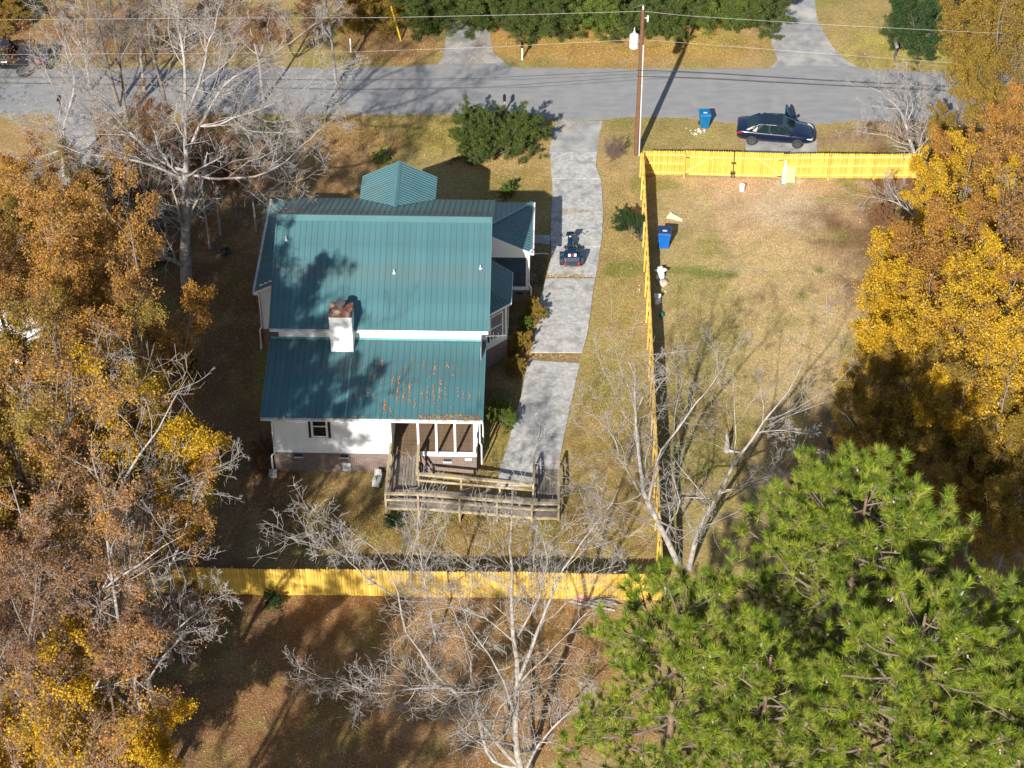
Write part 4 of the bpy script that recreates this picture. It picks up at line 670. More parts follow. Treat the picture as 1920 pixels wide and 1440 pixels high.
bl = B().loft([[(math.cos(a_) * .15 * math.cos(ph), math.sin(a_) * .15 * math.cos(ph), .15 + .15 * math.sin(ph)) for a_ in np.linspace(0, 6.283, 14, endpoint=False)] for ph in np.linspace(-1.5, 1.5, 9)]).build('ball', mat('teal_ball', (.0, .17, .15), .4, .1, 5), smooth=True); bl.location = at_px(1240, 594); tag(bl, 'small teal ball on the shaded grass along the fence', 'ball')
pl = empty('plywood_board', at_px(1480, 342), R_(1), label='pale yellow plywood board leaning against the fence beside the gate', cat='board'); B().slab([(-.34, 0, .01), (.34, 0, .01), (.34, .62, 1.25), (-.34, .62, 1.25)], (0, -.02, .012)).build('sheet', mat('plywood', (.72, .52, .20), .75, .08, 3), pl)
pl = empty('white_board', at_px(1469, 344), R_(-2), label='narrow white board leaning on the fence left of the plywood', cat='board'); B().slab([(-.09, 0, .01), (.11, 0, .01), (.11, .5, 1.4), (-.09, .5, 1.4)], (0, -.03, .012)).build('sheet', TRIMW, pl)
def litter(name, px, py, n, sx, sy, size, m, label, cat):
    b = B(); rr = np.random.default_rng(int(px))
    for k in range(n):
        x, y, a_, s = rr.normal(0, sx), rr.normal(0, sy), rr.uniform(0, 3), rr.uniform(.5, 1.2) * size; c, d_ = math.cos(a_) * s, math.sin(a_) * s; b.add([(x - c, y - d_, .01), (x + d_ * .6, y - c * .6, .03 + s * .3), (x + c, y + d_, .015), (x - d_ * .6, y + c * .6, .02 + s * .2)], [(0, 1, 2), (0, 2, 3)])
    o = b.build(name, m); o.location = at_px(px, py); return tag(o, label, cat, kind='stuff')
PAPER = mat('paper_scrap', (.66, .62, .54), .9, .1, 6)
litter('paper_scraps', 1311, 248, 26, .32, .18, .09, PAPER, 'white torn paper scraps on the grass below the roadside bin', 'litter'); litter('paper_scraps', 1555, 849, 22, .6, .1, .1, PAPER, 'white debris scraps below the black pot in the yard', 'litter'); litter('sand_lumps', 1225, 548, 24, .5, .5, .06, PAPER, 'pale crumbs of sand along the fence foot', 'litter')
o = empty('black_pot', at_px(1561, 838), 0, label='black round cooking pot on legs at the edge of the golden trees', cat='pot'); B().tube([(0, 0, .3), (0, 0, .36), (0, 0, .55), (0, 0, .68)], [.15, .27, .33, .3], 16).build('bowl', mat('pot_black', (.02, .022, .024), .5, .2, 6), o); B().tube([(0, 0, .68), (0, 0, .76), (0, 0, .8)], [.31, .2, .04], 16).build('lid', MATS['pot_black'], o)
for a_ in (0, 2.1, 4.2): B().bar((math.cos(a_) * .16, math.sin(a_) * .16, .34), (math.cos(a_) * .28, math.sin(a_) * .28, 0), .03).build('leg', MATS['pot_black'], o)
o = tag(B().tube([(-.9, -.1, .12), (-.3, .02, .12), (.5, -.05, .12), (1.0, -.25, .11)], [.11, .12, .11, .09], 9).build('fallen_log', mat('dark_log', (.05, .04, .035), .9, .3, 6)), 'short dark log lying just above the big pine crown', 'log'); o.location = at_px(1590, 861)
ty = B(); ty.loft([[(math.cos(t) * (.30 + .1 * math.cos(p_)), math.sin(t) * (.30 + .1 * math.cos(p_)), .11 + .11 * math.sin(p_)) for p_ in np.linspace(0, 6.283, 9, endpoint=False)] for t in np.linspace(0, 6.283, 25)], caps=False); o = ty.build('scrap_wheel', TYRE, smooth=True); o.location = at_px(421, 474); tag(o, 'old black tyre lying flat on leaves left of the house', 'wheel')
o = empty('ride_on_toy', at_px(708, 905), R_(80), label='pale grey plastic ride-on toy standing beside the wooden ramp', cat='toy'); GP = mat('toy_grey', (.42, .43, .42), .5, .1, 5)
B().loft([[(-.5, -.2, .15), (-.5, .2, .15), (-.5, .16, .3), (-.5, -.16, .3)], [(-.2, -.24, .12), (-.2, .24, .12), (-.2, .22, .4), (-.2, -.22, .4)], [(.3, -.24, .12), (.3, .24, .12), (.3, .2, .36), (.3, -.2, .36)], [(.55, -.16, .15), (.55, .16, .15), (.55, .12, .28), (.55, -.12, .28)]]).build('body', GP, o, bevel=.02); B().slab([(.15, -.2, .36), (.15, .2, .36), (.28, .16, .68), (.28, -.16, .68)], (.03, 0, 0)).build('seat_back', GP, o); B().tube([(-.25, 0, .36), (-.15, 0, .55)], .02, 6).build('steering_column', BLACKP, o); B().tube([(-.14, -.1, .56), (-.14, .1, .56)], .02, 6).build('handlebar', BLACKP, o)
for x in (-.32, .34):
    for s in (-1, 1): B().tube([(x, s * .2, .11), (x, s * .28, .11)], .11, 12).build('wheel', BLACKP, o)
# ladder and brush behind the back fence
p0, p1 = G(1066, 1131), G(1148, 1147); o = empty('ladder', (p0[0], p0[1], 0), math.atan2(p1[1] - p0[1], p1[0] - p0[0]), label='aluminium ladder lying on the ground below the back fence', cat='ladder'); ALU = mat('aluminium', (.62, .62, .64), .35, .1, 5, metal=.5)
for y in (0, .42): B().bar((0, y, .12), (2.3, y, .12), .03, .09).build('side_rail', ALU, o)
for k in range(8): B().tube([(.2 + k * .27, .0, .12), (.2 + k * .27, .42, .12)], .018, 6).build('rung', ALU, o)
o = tag(B().slab([(-.5, -.06, .02), (.5, -.12, .02), (.55, .1, .3), (-.45, .12, .32)], (0, -.03, .03)).build('pink_plank', mat('pink_paint', (.55, .24, .18), .7, .15, 4)), 'faded pink board leaning on the back fence above the ladder', 'board'); o.location = (G(1092, 1122)[0], G(1092, 1122)[1] - .12, .0)
rr = np.random.default_rng(5); b = B()
for k in range(46):
    x, y, a_ = rr.normal(0, .5), rr.normal(0, .16), rr.normal(-.35, .4); L = rr.uniform(.5, 1.3); z = abs(rr.normal(.14, .09)) + .03; b.tube([(x - math.cos(a_) * L / 2, y - math.sin(a_) * L / 2, z), (x, y, z + rr.uniform(0, .08)), (x + math.cos(a_) * L / 2, y + math.sin(a_) * L / 2, z)], [.02, .016, .006], 4)
o = b.build('brush_pile', mat('grey_sticks', (.30, .27, .25), .9, .2, 6)); o.location = at_px(1130, 1132); tag(o, 'pile of cut grey branches below the back fence', 'brush pile', kind='stuff')
o = tag(B().tube([(-.9, 0, .04), (0, .05, .04), (.8, 0, .04)], .035, 6).build('white_pipe', TRIMW), 'white pipe lying on dark mulch between porch and driveway', 'pipe'); o.location = at_px(1016, 477); o.scale = (.5, 1, 1)
# ------------------------------------------------------------------ trees
def resamp(P, n):
    P = np.asarray(P, float); s = np.concatenate([[0], np.cumsum(np.linalg.norm(np.diff(P, axis=0), axis=1))]); t = np.linspace(0, s[-1], n)
    Q = np.stack([np.interp(t, s, P[:, k]) for k in range(3)], -1)
    if len(P) > 2:
        for _ in range(2): Q[1:-1] = .25 * Q[:-2] + .5 * Q[1:-1] + .25 * Q[2:]
    return Q
def nrm(v): return v / (np.linalg.norm(v, axis=-1, keepdims=True) + 1e-9)
def kids(rs, P, R, k, t0, t1, ang, asd, lf, n, wig, trop, rf, rmin=.007, lmax=99):
    N, m, _ = P.shape; idx = np.repeat(np.arange(N), k); u = (np.tile(np.arange(k), N) + rs.random(N * k)) / k; t = t0 + (t1 - t0) * u
    f = t * (m - 1); i = np.minimum(f.astype(int), m - 2); w_ = (f - i)[:, None]; S = P[idx, i] * (1 - w_) + P[idx, i + 1] * w_; r = R[idx, i] * (1 - w_[:, 0]) + R[idx, i + 1] * w_[:, 0]
    T = nrm(P[idx, i + 1] - P[idx, i]); pr = nrm(np.cross(T, rs.normal(size=(N * k, 3)))); a = (ang + asd * rs.normal(size=N * k))[:, None]; d = T * np.cos(a) + pr * np.sin(a)
    L = np.linalg.norm(np.diff(P, axis=1), axis=2).sum(1)[idx] * lf * (1 - .5 * t) * rs.uniform(.65, 1.3, N * k); L = np.minimum(L, lmax)
    out = [S]
    for j in range(1, n): d = nrm(d + wig * rs.normal(size=d.shape) + np.array([0, 0, trop])); out.append(out[-1] + d * (L / (n - 1))[:, None])
    Q = np.stack(out, 1); r0 = np.maximum(r * rf, rmin); return Q, np.maximum(r0[:, None] * np.linspace(1, .35, n)[None], rmin * .7)
def tubes(P, R, sides):
    N, n, _ = P.shape; T = nrm(np.gradient(P, axis=1)); ref = np.where(np.abs(T[..., 2:3]) > .8, np.array([1., 0, 0]), np.array([0, 0, 1.])); x = nrm(np.cross(T, ref)); y = np.cross(T, x)
    a = np.arange(sides) * 2 * np.pi / sides; V = P[:, :, None, :] + R[:, :, None, None] * (x[:, :, None, :] * np.cos(a)[None, None, :, None] + y[:, :, None, :] * np.sin(a)[None, None, :, None])
    i = np.arange(N * n * sides).reshape(N, n, sides); i2 = np.roll(i, -1, 2); q = np.stack([i[:, :-1], i2[:, :-1], i2[:, 1:], i[:, 1:]], -1).reshape(-1, 4); return V.reshape(-1, 3), q
def wood_mesh(name, lv, sides):
    Vs, Qs = [], []; n = 0
    for (P, R), s in zip(lv, sides): V, q = tubes(P, R, s); Vs.append(V); Qs.append(q + n); n += len(V)
    return mesh_np(name, np.concatenate(Vs), np.concatenate(Qs), smooth=True)
VAR = np.array([(1, 1, 1), (1.08, 1.12, .9), (.95, .86, .85), (.78, .68, .9), (1.05, .98, 1.2), (.85, .92, .8), (.62, .55, .8)])
def leaf_mesh(rs, name, P, per, spread, size, var=VAR, pw=None, droop=.0, t0=.15):
    N, n, _ = P.shape; idx = np.repeat(np.arange(N), per); t = rs.uniform(t0, 1, N * per) * (n - 1); i = np.minimum(t.astype(int), n - 2); w_ = (t - i)[:, None]; C = P[idx, i] * (1 - w_) + P[idx, i + 1] * w_ + rs.normal(0, spread, (N * per, 3))
    M = len(C); s = rs.uniform(size[0], size[1], M)[:, None]; a = nrm(rs.normal(size=(M, 3)) + np.array([0, 0, -droop])); b = nrm(np.cross(a, rs.normal(size=(M, 3)))); a = a * s * .55; b = b * s * .42
    V = np.stack([C - a, C + a * .4 - b, C + a * .6 + b], 1).reshape(-1, 3); tw = rs.integers(0, len(var), N); c = np.where(rs.random((M, 1)) < .5, var[tw[idx]], var[rs.integers(0, len(var), M)]) * rs.uniform(.75, 1.2, (M, 1)); return mesh_np(name, V, None, np.arange(M * 3).reshape(-1, 3), col=np.repeat(c, 3, 0))
def prep(polys, n=16):
    P = np.stack([resamp(p[0], n) for p in polys]); R = np.stack([p[2] * .3 + (p[1] - p[2] * .3) * (1 - np.linspace(0, 1, n)) ** .85 for p in polys])
    wr = np.random.default_rng(len(polys) * 7 + n); L = np.linalg.norm(P[:, -1] - P[:, 0], axis=1)[:, None, None]; J = np.cumsum(wr.normal(0, .009, P.shape), axis=1) * L * np.linspace(0, 1, n)[None, :, None]; P[:, 1:] += (J - J[:, -1:] * np.linspace(0, 1, n)[None, :, None])[:, 1:]; return P, R
def grow(rs, polys, spec):
    lv = [prep(polys)]
    for sp_ in spec: lv.append(kids(rs, *lv[-1], *sp_))
    return lv
BARKG = mat('bark_grey', (.31, .285, .265), .9, .35, 3, bump=.3, bscale=18); BARKD = mat('bark_shaded', (.13, .11, .095), .9, .3, 4, bump=.4, bscale=18); BARKP = mat('bark_pale', (.32, .295, .275), .9, .35, 3); BARKN = mat('bark_pine_twig', (.17, .13, .10), .9, .3, 5); BARKR = mat('bark_pine', (.20, .13, .09), .9, .3, 5, bump=.4)  # BARKD: shade on the trunks is put into its darker bark colour
BARKW = mat('bark_warm_grey', (.18, .155, .135), .9, .25, 4, bump=.3)
def L_(name, tint, tr=.28, hr=.012): return vmat(name, .7, tr, tint=tint, orand=.10, hrand=hr, spec=.25)
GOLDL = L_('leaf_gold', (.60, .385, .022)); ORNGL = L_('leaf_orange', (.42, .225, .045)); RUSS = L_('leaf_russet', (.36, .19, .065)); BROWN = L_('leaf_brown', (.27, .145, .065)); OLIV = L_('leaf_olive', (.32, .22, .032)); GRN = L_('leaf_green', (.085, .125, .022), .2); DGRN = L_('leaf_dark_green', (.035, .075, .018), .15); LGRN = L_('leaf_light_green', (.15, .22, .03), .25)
def assemble(name, base, lv, sides, bark, leafmesh=None, leafmat=None, label='', group=None, cat='tree', split=1):
    """tree things: trunk (first levels) and crown of finer limbs, with leaves"""
    o = empty(name, base, 0, label=label, cat=cat, group=group); off = np.array(base)
    lv = [(P - off, R) for P, R in lv]
    link('trunk', wood_mesh('trunk', lv[:split], sides[:split]), bark, o); link('limbs', wood_mesh('limbs', lv[split:], sides[split:]), bark, o)
    if leafmesh: link('crown', leafmesh, leafmat, o)
    return o
# ---- prototypes, copied many times with their own turn, size and tint
def proto_tree(seed, H, spread, leaf, per, size, k=(12, 8, 9), trunkr=.2, lean=.4, crown0=.35, up=.10, stems=2, sp=.09, z0r=(.28, .42), upr=.95):
    rs = np.random.default_rng(seed); top = np.array([rs.normal(0, lean), rs.normal(0, lean), H * .93])
    tr = [(np.array([[0, 0, 0], [top[0] * .2, top[1] * .2, H * .3], [top[0] * .55 + rs.normal(0, .3), top[1] * .55, H * .62], top]), trunkr, .035)]
    lf = spread / H
    for q in range(stems): a = rs.uniform(0, 6.28); z0 = H * rs.uniform(*z0r); tr.append((np.array([[top[0] * .2, top[1] * .2, z0], [math.cos(a) * spread * .35, math.sin(a) * spread * .35, z0 + H * .2], [math.cos(a) * spread * .6, math.sin(a) * spread * .6, H * rs.uniform(.7, .86)]]), trunkr * .55, .03))
    spec = [(k[0], crown0, 1.0, upr, .25, lf * .95, 7, .16, up, .5), (k[1], .2, 1, .8, .3, .45, 5, .18, .06, .55), (k[2], .15, 1, .75, .35, .5, 3, .22, .02, .6)]
    lv = grow(rs, tr, spec); return lv, leaf_mesh(rs, 'crown', lv[-1][0], per, sp, size)
PROTO = {}
def make_proto(key, bark, **k):
    lv, lm = proto_tree(**k, leaf=None); PROTO[key] = (wood_mesh('trunk', lv[:1], [8]), wood_mesh('limbs', lv[1:], [5, 4, 3]), lm, bark, k['H'])
S1 = (.075, .15)
for i, (sd_, pe_) in enumerate(((1, 12), (2, 14), (3, 9))): make_proto('t%d' % (i + 1), BARKW, seed=sd_, H=18.5, spread=(5.8, 5.2, 6.2)[i], per=pe_, size=(.055, .115), trunkr=.17, lean=.9, k=(11, 9, 9), stems=3, crown0=.3, sp=.11)
for i, (sd_, pe_) in enumerate(((7, 18), (8, 21), (9, 15))): make_proto('g%d' % (i + 1), BARKW, seed=sd_, H=10.5, spread=(5.0, 4.7, 5.4)[i], per=pe_, size=(.055, .115), k=(11, 8, 8), trunkr=.12, lean=.5, crown0=.15, stems=4, sp=.1)
make_proto('ts', BARKG, seed=4, H=18, spread=5.6, per=6, size=(.055, .115), trunkr=.15, lean=.9, k=(11, 9, 8)); make_proto('sparse', BARKP, seed=14, H=9, spread=3.4, per=7, size=(.055, .11), k=(9, 7, 7), trunkr=.1, lean=.5)
make_proto('bush', BARKD, seed=5, H=4, spread=2.6, per=20, size=(.05, .1), k=(14, 7, 7), trunkr=.07, lean=.1, crown0=.1, up=.03, stems=5, sp=.06, z0r=(.01, .03)); make_proto('hedge', BARKD, seed=6, H=6, spread=3.8, per=24, size=(.07, .13), k=(13, 8, 7), trunkr=.12, lean=.2, crown0=.06, up=-.03, stems=4, sp=.1, z0r=(.02, .06))
make_proto('twig', BARKW, seed=15, H=4, spread=2.2, per=1, size=(.04, .08), k=(12, 8, 7), trunkr=.05, lean=.1, crown0=.06, up=.12, stems=7, sp=.06, z0r=(.01, .02), upr=.5)
_used = {}
def place(key, cx, cy, zc, leafm, label, group, name='autumn_tree', rz=None, s=None, wide=1.0, cat='tree', cc=.62):
    tm, lm, cm, bark, H = PROTO[key]; s = s or zc / (cc * H); p = G(cx, cy, zc); i = len(_used); _used[i] = 1
    o = empty(name, (p[0], p[1], 0), (i * 2.399) % 6.283 if rz is None else rz, label=label, cat=cat, group=group); o.scale = (s * wide, s * wide, s)
    link('trunk', tm, bark, o); link('limbs', lm, bark, o); c = link('crown', cm, leafm, o)
    c.material_slots[0].link = 'OBJECT'; c.material_slots[0].material = leafm; return o
GL = 'autumn trees on the left side'
LEFT = [('g1', 50, 430, 7, ORNGL, 'orange-leaved tree at left edge just below the neighbour drive'), ('g2', 145, 410, 6, OLIV, 'olive-gold tree left of the teal pickup'), ('g3', 165, 545, 7, ORNGL, 'orange tree below and left of the teal pickup'), ('sparse', 290, 300, 5.5, BROWN, 'brown-leaved tree at the left of the big grey trunk'), ('sparse', 420, 310, 5, BROWN, 'brown-leaved tree at the right of the big grey trunk'), ('t3', 60, 560, 12, ORNGL, 'orange-brown tree at left edge level with the main roof'), ('t1', 175, 600, 13, ORNGL, 'orange-gold tree left of the white side wing'),
 ('t2', 235, 655, 13.5, ORNGL, 'orange tree whose top reaches nearest the side wing'), ('t3', 75, 730, 13, ORNGL, 'tall orange tree at left level with the lower roof'), ('t1', 195, 800, 13, OLIV, 'olive-gold tree left of the rear white wall'), ('t2', 300, 880, 12.5, GOLDL, 'golden tree reaching closest to the rear corner downspout'), ('t3', 40, 900, 13, ORNGL, 'tall pale-limbed orange tree at left edge below the others'),
 ('t1', 180, 960, 12.5, OLIV, 'olive-leaved tree above the left end of the back fence'), ('ts', 275, 1010, 12, ORNGL, 'thin-leaved tree standing over the left end of the back fence'), ('ts', 80, 1080, 12, RUSS, 'half-bare russet tree at left below the fence line'), ('ts', 265, 1160, 12, RUSS, 'half-bare russet tree just below the back fence end'), ('t3', 10, 1230, 12, BROWN, 'brown tree at the left edge near the bottom'), ('g2', 190, 1365, 7.5, GOLDL, 'bright yellow tree in the bottom left corner'), ('ts', 140, 1220, 11, BROWN, 'brown half-bare tree above the bright yellow corner tree'), ('g1', 60, 1400, 7.5, GOLDL, 'bright yellow tree cut by the bottom left corner')]
LEFT += [('t1', 95, 480, 8, OLIV, 'olive tree between the left edge orange tree and the shed'), ('t3', 120, 840, 14, ORNGL, 'orange tree left of the olive-gold one, fully leaved')]
for q in LEFT: place(q[0], q[1] - (38 if q[0][0] == 't' else 22), *q[2:], GL)
place('t2', 262, 640, 14, ORNGL, 'narrow tall orange tree casting the shade on the main roof', GL, wide=.78); place('t1', 275, 800, 13, OLIV, 'narrow golden tree level with the lower roof', GL, wide=.66); place('g3', 300, 340, 5, BROWN, 'broad brown-leaved tree around the base of the huge trunk', GL); place('g1', 215, 315, 4.5, RUSS, 'russet tree between the neighbour drive and the huge trunk', GL); place('g3', 430, 320, 4, BROWN, 'low brown-leaved tree right of the huge trunk', GL, wide=.8); place('sparse', 250, 260, 5, RUSS, 'russet sapling left of the huge bare tree', GL); place('sparse', 380, 350, 4.5, BROWN, 'brown sapling below the limbs of the huge bare tree', GL); place('sparse', 470, 330, 4, RUSS, 'russet sapling nearest the left front roof corner', GL)
UND = [(300, 690), (330, 760), (250, 700), (150, 660), (60, 650), (280, 980), (340, 1040), (200, 1080), (100, 990), (40, 1100), (330, 1150), (240, 1240), (120, 1290), (60, 1180), (210, 860), (90, 830), (180, 480), (60, 500)]
for k, (x, y) in enumerate(UND): place('sparse', x, y, 3.4, (OLIV, BROWN, RUSS, GRN)[k % 4], 'low thicket sapling under the left trees, number %d counted downwards' % 0 if False else ('%s understorey sapling %s' % (('olive', 'brown', 'russet', 'green')[k % 4], ('by the side wing path', 'left of the lower roof', 'under the orange trees level with the chimney', 'in the gap near the white shed', 'beside the white shed', 'above the back fence end', 'touching the back fence end', 'left of the fence end', 'under the olive tree', 'at left edge below the fence line', 'below the fence end', 'in front of the russet trees', 'above the yellow corner tree', 'at left edge under the russet tree', 'left of the rear corner', 'under the tall left edge tree', 'left of the plank trailer', 'at left edge above the shed')[k])), 'understorey saplings on the left', 'sapling')
place('t1', -120, 700, 13, ORNGL, 'orange tree outside the left edge', GL); place('t2', -110, 1000, 13, OLIV, 'olive tree outside the left edge', GL)
for k, (cx, cy, zc) in enumerate(((120, 1640, 12), (230, 1800, 14), (60, 1900, 14), (330, 1660, 10))): place(('ts', 't3', 't1')[k % 3], cx, cy, zc, (RUSS, ORNGL)[k % 2], ('russet tree', 'orange tree', 'thin tree', 'small tree', 'broad tree', 'far tree')[k] + ' just beyond the bottom left edge', 'trees beyond the bottom edge')
GR = 'golden trees on the right side'
RIGHT = [('g2', 1800, 395, 6.5, GOLDL, 'golden tree right of the gate fence end'), ('g1', 1880, 330, 7, ORNGL, 'orange-gold tree at right edge above the others'), ('g2', 1735, 500, 7, GOLDL, 'bright golden tree at the yard edge level with the blue bin'), ('g3', 1860, 490, 8, ORNGL, 'orange tree at right edge with long grey limbs'), ('g1', 1740, 620, 7.5, GOLDL, 'bright golden tree bulging furthest into the yard'), ('g2', 1850, 640, 8, GOLDL, 'golden tree at right edge in full sun'), ('g3', 1790, 730, 7, GOLDL, 'golden tree at the edge of the pine shade'),
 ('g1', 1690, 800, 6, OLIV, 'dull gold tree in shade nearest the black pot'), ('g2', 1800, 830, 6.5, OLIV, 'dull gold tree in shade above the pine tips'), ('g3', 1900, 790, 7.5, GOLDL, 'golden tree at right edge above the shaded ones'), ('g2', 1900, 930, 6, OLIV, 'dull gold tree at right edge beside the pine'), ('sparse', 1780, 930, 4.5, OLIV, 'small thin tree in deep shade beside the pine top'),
 ('g1', 1870, 100, 7, OLIV, 'olive-gold tree in the upper right corner'), ('g3', 1890, 200, 6, OLIV, 'olive-brown tree at right edge beside the road'), ('g2', 1930, 20, 8, OLIV, 'dull tree cut by the top right corner'), ('g1', 1790, 250, 3.2, OLIV, 'low olive thicket behind the grey bare tree')]
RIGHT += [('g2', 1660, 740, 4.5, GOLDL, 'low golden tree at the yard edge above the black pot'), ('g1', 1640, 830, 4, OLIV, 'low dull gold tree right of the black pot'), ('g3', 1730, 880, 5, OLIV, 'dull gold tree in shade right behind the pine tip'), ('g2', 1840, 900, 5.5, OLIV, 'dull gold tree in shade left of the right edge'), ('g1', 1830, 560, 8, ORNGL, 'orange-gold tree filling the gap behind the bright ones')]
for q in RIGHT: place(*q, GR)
# green growth along the far side of the road
GH = 'evergreens across the road'
for k, (cx, cy, z, m_, lb) in enumerate([(800, 2, 3, GRN, 'first green evergreen left of the opposite drive'), (950, 6, 3, GRN, 'green evergreen right of the opposite drive'), (1020, 12, 3.2, GRN, 'green evergreen behind the opposite mailbox'), (1100, 6, 3, LGRN, 'lighter green evergreen between mailbox and utility pole'), (1180, 10, 3, GRN, 'green evergreen behind the pole head'), (1260, 8, 3, GRN, 'green evergreen just right of the pole head'), (1340, 2, 3, LGRN, 'lighter green evergreen at the pole shadow end'), (1420, 5, 3, GRN, 'green evergreen beside the curved drive'), (880, -14, 3.4, GRN, 'evergreen overhanging the opposite drive'), (700, -5, 3.5, OLIV, 'olive evergreen above the yellow guy guard')]): place('hedge', cx, cy - 4, z * .68, m_, lb, GH, 'evergreen_tree', wide=1.3)
place('hedge', 1750, 20, 2.8, DGRN, 'dark green magnolia at the top right corner', GH, 'evergreen_tree', wide=1.1); place('bush', 1775, 72, .9, LGRN, 'bright green fern-like shrub below the dark magnolia', GH, 'shrub', cat='shrub', wide=1.5)
place('hedge', 5, 8, 2.0, OLIV, 'yellow-green shrub behind the black pickup', GH, 'shrub', cat='shrub'); place('sparse', 150, 45, 5, RUSS, 'thin russet sapling right of the black pickup', GH, 'sapling'); place('sparse', 480, 40, 6, BROWN, 'thin brown tree across the road behind the big bare tree', GH, 'sapling'); place('sparse', 250, 20, 6, RUSS, 'thin russet tree across the road at upper left', GH, 'sapling'); place('sparse', 620, 10, 6, BROWN, 'thin brown tree beside the white marker post', GH, 'sapling')
# garden shrubs
GS = 'garden shrubs'
place('bush', 925, 262, 1.3, GRN, 'big rounded evergreen bush between house front and road', GS, 'shrub', cat='shrub', wide=1.2, s=.74); place('bush', 970, 245, 1.3, GRN, 'right half of the big bush pair shading the road', GS, 'shrub', cat='shrub', wide=1.1, s=.66); place('bush', 888, 255, 1.1, GRN, 'left half of the big bush group before the house', GS, 'shrub', cat='shrub', wide=1.1, s=.66)
SH = [(953, 352, .6, LGRN, 'small bright green shrub beside the hipped porch roof'), (714, 291, .55, GRN, 'small dark shrub above the front gable'), (1180, 412, .9, DGRN, 'dark green shrub beside the grey shell at the fence'), (1003, 578, .75, OLIV, 'yellowish shrub by the drive nearest the downspout'), (985, 600, .5, LGRN, 'small light shrub below the yellowish one by the drive'), (975, 640, .75, OLIV, 'yellowish shrub by the drive beside the bay window'), (965, 683, .6, OLIV, 'small yellowish shrub below the bay window'), (942, 772, .9, LGRN, 'green shrub between rear roof corner and driveway'), (360, 552, .8, DGRN, 'dark green shrub at the foot of the big grey trunk'), (335, 690, 1.0, DGRN, 'dark green shrub under the left orange trees'), (740, 975, .5, DGRN, 'low green plant at the ramp foot'), (512, 1122, .5, DGRN, 'low green plant at the foot of the back fence'), (490, 850, .9, BROWN, 'brown dry bush left of the rear corner'), (1660, 398, .8, BROWN, 'leafless brown shrub at the edge of the golden trees')]
for q in SH: place('bush', *q, GS, 'shrub', cat='shrub')
tw = place('twig', 1150, 275, .95, BROWN, 'bare twiggy brown shrub left of the utility pole', GS, 'shrub', cat='shrub')
# ---- bare trees, main limbs traced from the photograph on each tree's own ground
def limbs(Y0, rows): return [(np.array([AT(x, y, Y0 + d) for x, y, d in pts]), r0 * (.85 if i == 0 else .66), r1 * .6) for i, (pts, r0, r1) in enumerate(rows)]
TW = [(10, .1, 1.0, .7, .28, .45, 7, .17, .05, .42, .010, 5), (6, .15, 1, .75, .35, .52, 5, .22, .04, .55, .009, 2.6), (4, .15, 1, .75, .35, .6, 3, .28, .02, .6, .008, 1.6), (2, .15, 1, .7, .35, .8, 2, .2, 0, .7, .0078, 1.1)]
def bare(name, base_px, rows, label, seed, bark=BARKG, spec=TW, leafmat=None, per=0, group='leafless trees', split=1, sides=(8, 6, 4, 3, 3), size=(.08, .15)):
    b_ = G(*base_px); rs = np.random.default_rng(seed); lv = grow(rs, limbs(b_[1], rows), spec); lm = leaf_mesh(rs, 'crown', lv[-1][0], per, .08, size) if per else None
    return assemble(name, b_, lv, sides, bark, lm, leafmat, label, group, split=split)
bare('bare_tree', (350, 536), [([(350, 536, 0), (347, 417, 0), (347, 333, 0), (348, 293, 0), (350, 240, 0), (347, 187, .3)], .42, .17), ([(347, 187, .3), (343, 127, .6), (337, 77, .9), (327, 20, 1.2), (318, -60, 1.6)], .16, .04), ([(349, 215, .1), (367, 173, -.4), (377, 140, -.8), (383, 107, -1), (397, 50, -1.4), (420, -30, -2)], .15, .04), ([(352, 285, 0), (370, 240, .6), (397, 190, 1.2), (417, 150, 1.5), (520, 90, 2.4), (605, 30, 3)], .13, .03), ([(372, 236, .6), (410, 240, .2), (433, 217, 0), (500, 200, -.6), (567, 173, -1), (625, 115, -1.4)], .10, .025), ([(350, 325, 0), (400, 337, -.8), (467, 337, -1.6), (533, 313, -2.2), (583, 260, -2.6), (622, 225, -3)], .12, .025), ([(433, 217, 0), (457, 245, .6), (540, 250, 1), (640, 228, 1.4)], .07, .02), ([(347, 320, 0), (300, 310, .6), (280, 287, .9), (240, 247, 1.4), (200, 213, 2), (167, 147, 2.6), (133, 93, 3), (105, 40, 3.5)], .15, .03), ([(345, 335, 0), (260, 300, -1), (183, 287, -1.6), (120, 270, -2), (35, 240, -2.6)], .12, .025), ([(240, 247, 1.4), (200, 190, .6), (150, 165, .2), (80, 150, 0)], .07, .02)], 'huge grey bare tree with spreading limbs left of the house', 11, BARKG, per=1, leafmat=BROWN, spec=[(12,) + TW[0][1:], (8,) + TW[1][1:], (5,) + TW[2][1:], (3,) + TW[3][1:]])
bare('bare_tree', (285, 536), [([(285, 536, 0), (282, 470, 0), (278, 400, 0), (275, 330, 0), (262, 240, 0)], .2, .07), ([(278, 400, 0), (300, 330, .5), (312, 250, .8)], .09, .03), ([(277, 360, 0), (240, 320, -.4), (205, 300, -.6)], .07, .02)], 'slender dark trunk just left of the huge grey tree', 12, BARKD, per=2, leafmat=BROWN)
bare('bare_tree', (322, 268), [([(322, 268, 0), (317, 217, 0), (307, 167, 0), (290, 103, 0), (280, 20, 0)], .2, .08), ([(307, 160, 0), (330, 90, .6), (350, 10, 1)], .08, .02), ([(296, 120, 0), (250, 60, -.6), (220, 0, -1)], .07, .02)], 'dark leaning trunk behind the huge grey tree, nearest to it', 13, BARKW, per=1, leafmat=RUSS)
